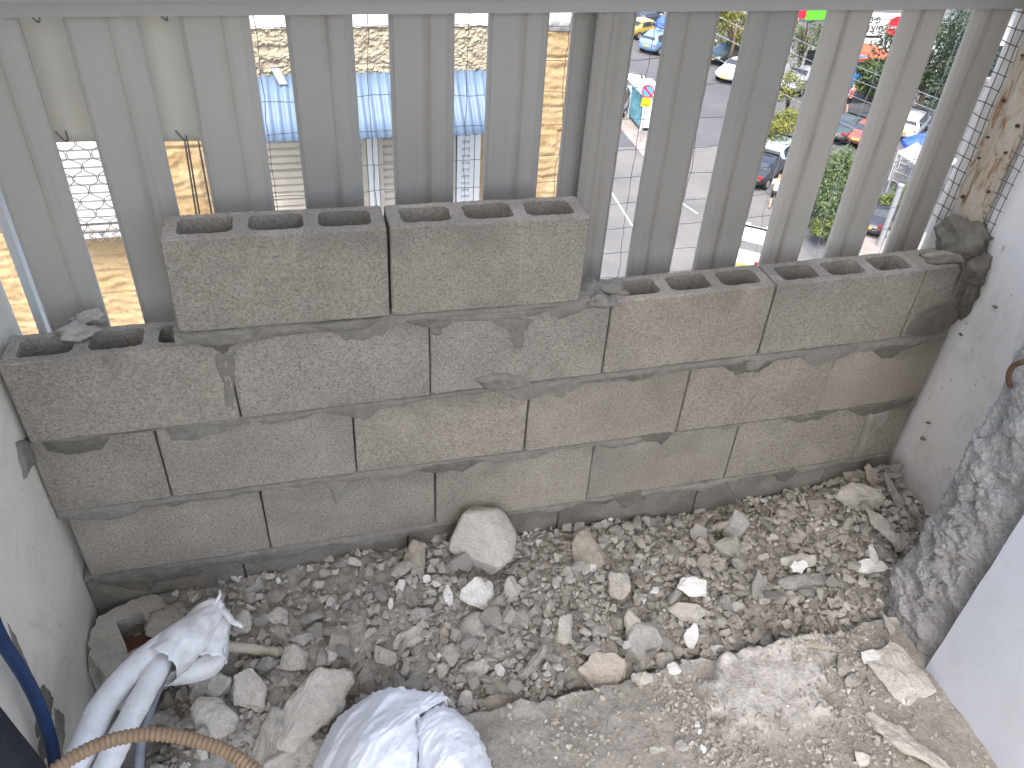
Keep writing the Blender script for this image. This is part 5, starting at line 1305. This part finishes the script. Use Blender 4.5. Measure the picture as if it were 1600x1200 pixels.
# parking sign
p = G(1000, 222, GZ + .12); sgn = thing('parking_sign', 'round blue and red no parking sign with a yellow plate on a pole', 'road sign', (p.x, p.y, GZ + .12))
vh = Vector((CAM.x - p.x, CAM.y - p.y, 0)).normalized(); sgn.rotation_euler[2] = math.atan2(vh.x, -vh.y)
mb = MB(); mb.tube([(0, .03, 0), (0, .03, 3.0)], .035, 8); mb.build('pole', M['pole_grey'], sgn)
mb = MB(); mb.tube([(0, 0, 2.72), (0, -.02, 2.72)], .33, 26); dsc = mb.build('disc', M['sign_red'], sgn)
mb = MB(); mb.tube([(0, -.022, 2.72), (0, -.030, 2.72)], .265, 26); mb.build('blue_field', M['sign_blue'], dsc)
mb = MB(); q = .265 * .70; mb.add([(-q - .04, -.034, 2.72 + q - .04), (-q + .04, -.034, 2.72 + q + .04), (q + .04, -.034, 2.72 - q + .04), (q - .04, -.034, 2.72 - q - .04)], [(0, 3, 2, 1)]); o = mb.build('slash', M['sign_red'], dsc); o.modifiers.new('t', 'SOLIDIFY').thickness = .004
mb = MB(); mb.box((-.25, -.02, 1.92), (.24, 0, 2.36)); pl = mb.build('yellow_plate', M['sign_yellow'], sgn)
mb = MB(); mb.box((-.14, -.026, 1.99), (.16, -.021, 2.04)); mb.build('small_print', M['sign_black'], pl)
# painted cabinet / shelter
p = G(1000, 205, GZ + .12); cb = thing('street_cabinet', 'white roofed cabinet with teal painted panels behind the parking sign', 'cabinet', (p.x + .5, p.y + 1.0, GZ + .12), math.atan2(kd.y, kd.x))
for x in (-1.1, 1.04):
    for y in (-.5, .44): mb = MB(); mb.box((x, y, 0), (x + .06, y + .06, 2.0)); mb.build('post', M['panel_white'], cb)
mb = MB(); mb.box((-1.25, -.65, 2.0), (1.25, .65, 2.16)); mb.build('roof', M['shop_white'], cb)
for i, (a, b, mt) in enumerate((((-1.04, -.48, .2), (-.02, -.45, 1.9), 'panel_teal'), ((.02, -.48, .2), (1.04, -.45, 1.9), 'panel_teal'), ((1.05, -.44, .2), (1.08, .44, 1.9), 'panel_white'), ((-1.08, -.44, .2), (-1.05, .44, 1.9), 'panel_white'), ((-1.04, .45, .2), (1.04, .48, 1.9), 'panel_white'))):
    mb = MB(); mb.box(a, b); mb.build('panel', M[mt], cb)
# blue pillar, grey post, wire cages, awning roof at right
p = G(1330, 146, GZ); pb = thing('blue_pillar', 'blue pillar left of the mid green tree', 'pillar', (p.x, p.y, GZ)); mb = MB(); mb.box((-.25, -.25, 0), (.25, .25, 2.3)); mb.build('shaft', M['post_blue'], pb); mb = MB(); mb.box((-.32, -.32, 2.3), (.32, .32, 2.42)); mb.build('cap', M['post_blue'], pb)
p = G(1372, 388, GZ); gp_ = thing('grey_post', 'thick grey post beside the light green leaves', 'post', (p.x, p.y, GZ)); mb = MB(); mb.tube([(0, 0, 0), (0, 0, 2.9)], .12, 12); mb.build('shaft', M['pole_grey'], gp_); mb = MB(); mb.tube([(0, 0, 2.9), (0, 0, 2.98)], .15, 12); mb.build('cap', M['pole_grey'], gp_)
p = G(1430, 300, GZ); ar = thing('shelter', 'grey sloping shelter roof below the wire cages', 'shelter', (p.x, p.y, GZ), RAD(30))
mb = MB(); mb.add([(-1.5, -1, 1.6), (1.5, -1, 1.6), (1.5, 1, 2.1), (-1.5, 1, 2.1), (-1.5, -1, 1.54), (1.5, -1, 1.54), (1.5, 1, 2.04), (-1.5, 1, 2.04)], [(0,1,2,3),(7,6,5,4),(0,4,5,1),(1,5,6,2),(2,6,7,3),(3,7,4,0)]); mb.build('roof', M['kerb_grey'], ar)
for x in (-1.4, 1.4):
    for y, h_ in ((-.9, 1.56), (.9, 2.0)): mb = MB(); mb.tube([(x, y, 0), (x, y, h_)], .05, 8); mb.build('post', M['pole_grey'], ar)
for i, (px, lab) in enumerate(((1410, 'left one of two wire cages above the shelter roof'), (1436, 'right one of two wire cages above the shelter roof'))):
    p = G(px, 285, GZ); cg = thing('wire_cage', lab, 'cage', (p.x, p.y, GZ), RAD(20), 'wire cages'); mb = MB()
    for x in (-.5, 0, .5):
        for y in (-.5, .5): mb.tube([(x, y, 0), (x, y, 1.6)], .025, 6)
    for z in (.1, .6, 1.1, 1.6):
        mb.tube([(-.5, -.5, z), (.5, -.5, z), (.5, .5, z), (-.5, .5, z), (-.5, -.5, z)], .02, 6)
    mb.build('bars', M['galvanised'], cg); mb = MB(); mb.box((-.42, -.42, .05), (.42, .42, .7)); mb.build('filling', M['grey_slab'], cg)

# ------------------------------------------------------------------ people
def skin_obj(name, joints, edges, mat, parent, sub=2):
    me = bpy.data.meshes.new(name); me.from_pydata([j[0] for j in joints], edges, []); o = obj(name, me, parent)
    sk = o.modifiers.new('skin', 'SKIN'); sk.use_smooth_shade = True
    for v, j in zip(me.skin_vertices[0].data, joints): v.radius = (j[1], j[1] if len(j) < 3 else j[2])
    me.skin_vertices[0].data[0].use_root = True
    s_ = o.modifiers.new('sub', 'SUBSURF'); s_.levels = sub; s_.render_levels = sub
    me.materials.append(M[mat]); return o
def person(px, py, ang, label, shirt, shorts, leg_l=.18, leg_r=-.12):
    p = G(px, py); t = thing('person', label, 'person', (p.x, p.y, GZ + .004), RAD(ang), 'people in the street')
    J = [((0, 0, .95), .13, .10), ((0, 0, 1.2), .14, .10), ((0, 0, 1.42), .15, .09), ((0, .01, 1.53), .05), ((0, .02, 1.66), .085, .10), ((0, .02, 1.73), .07, .085),
         ((.19, 0, 1.40), .055), ((.25, .03, 1.14), .042), ((.22, .16, .94), .034), ((.215, .20, .86), .03), ((-.19, 0, 1.40), .055), ((-.25, .0, 1.14), .042), ((-.24, .10, .90), .034), ((-.235, .13, .82), .03),
         ((.10, 0, .88), .085), ((.11, leg_l * .6, .48), .058), ((.11, leg_l * .5, .09), .04), ((.11, leg_l * .5 + .14, .04), .035), ((-.10, 0, .88), .085), ((-.11, leg_r * .2 + .02, .48), .058), ((-.11, leg_r, .09), .04), ((-.11, leg_r + .14, .04), .035)]
    E_ = [(0, 1), (1, 2), (2, 3), (3, 4), (4, 5), (2, 6), (6, 7), (7, 8), (8, 9), (2, 10), (10, 11), (11, 12), (12, 13), (0, 14), (14, 15), (15, 16), (16, 17), (0, 18), (18, 19), (19, 20), (20, 21)]
    skin_obj('body', J, E_, 'skin', t)
    k = 1.22
    skin_obj('shirt', [((0, 0, .86), .165, .13), ((0, 0, 1.2), .17, .13), ((0, 0, 1.43), .16, .11), ((.2, 0, 1.40), .075), ((.25, .02, 1.18), .065), ((-.2, 0, 1.40), .075), ((-.25, .0, 1.18), .065)], [(0, 1), (1, 2), (2, 3), (3, 4), (2, 5), (5, 6)], shirt, t)
    skin_obj('shorts', [((0, 0, .92), .15, .12), ((.10, .01, .84), .105), ((.11, leg_l * .5, .52), .085), ((-.10, .01, .84), .105), ((-.11, leg_r * .2 + .02, .52), .085)], [(0, 1), (1, 2), (0, 3), (3, 4)], shorts, t)
    skin_obj('hair', [((0, .0, 1.70), .09, .10), ((0, .0, 1.76), .075, .09)], [(0, 1)], 'hair_dark', t)
    return t
person(1205, 326, -30, 'person in a white shirt and dark shorts walking on the road', 'shirt_white', 'shorts_black')
person(1322, 176, 20, 'person in pale red standing by the trees in the distance', 'red_cloth', 'shorts_black')
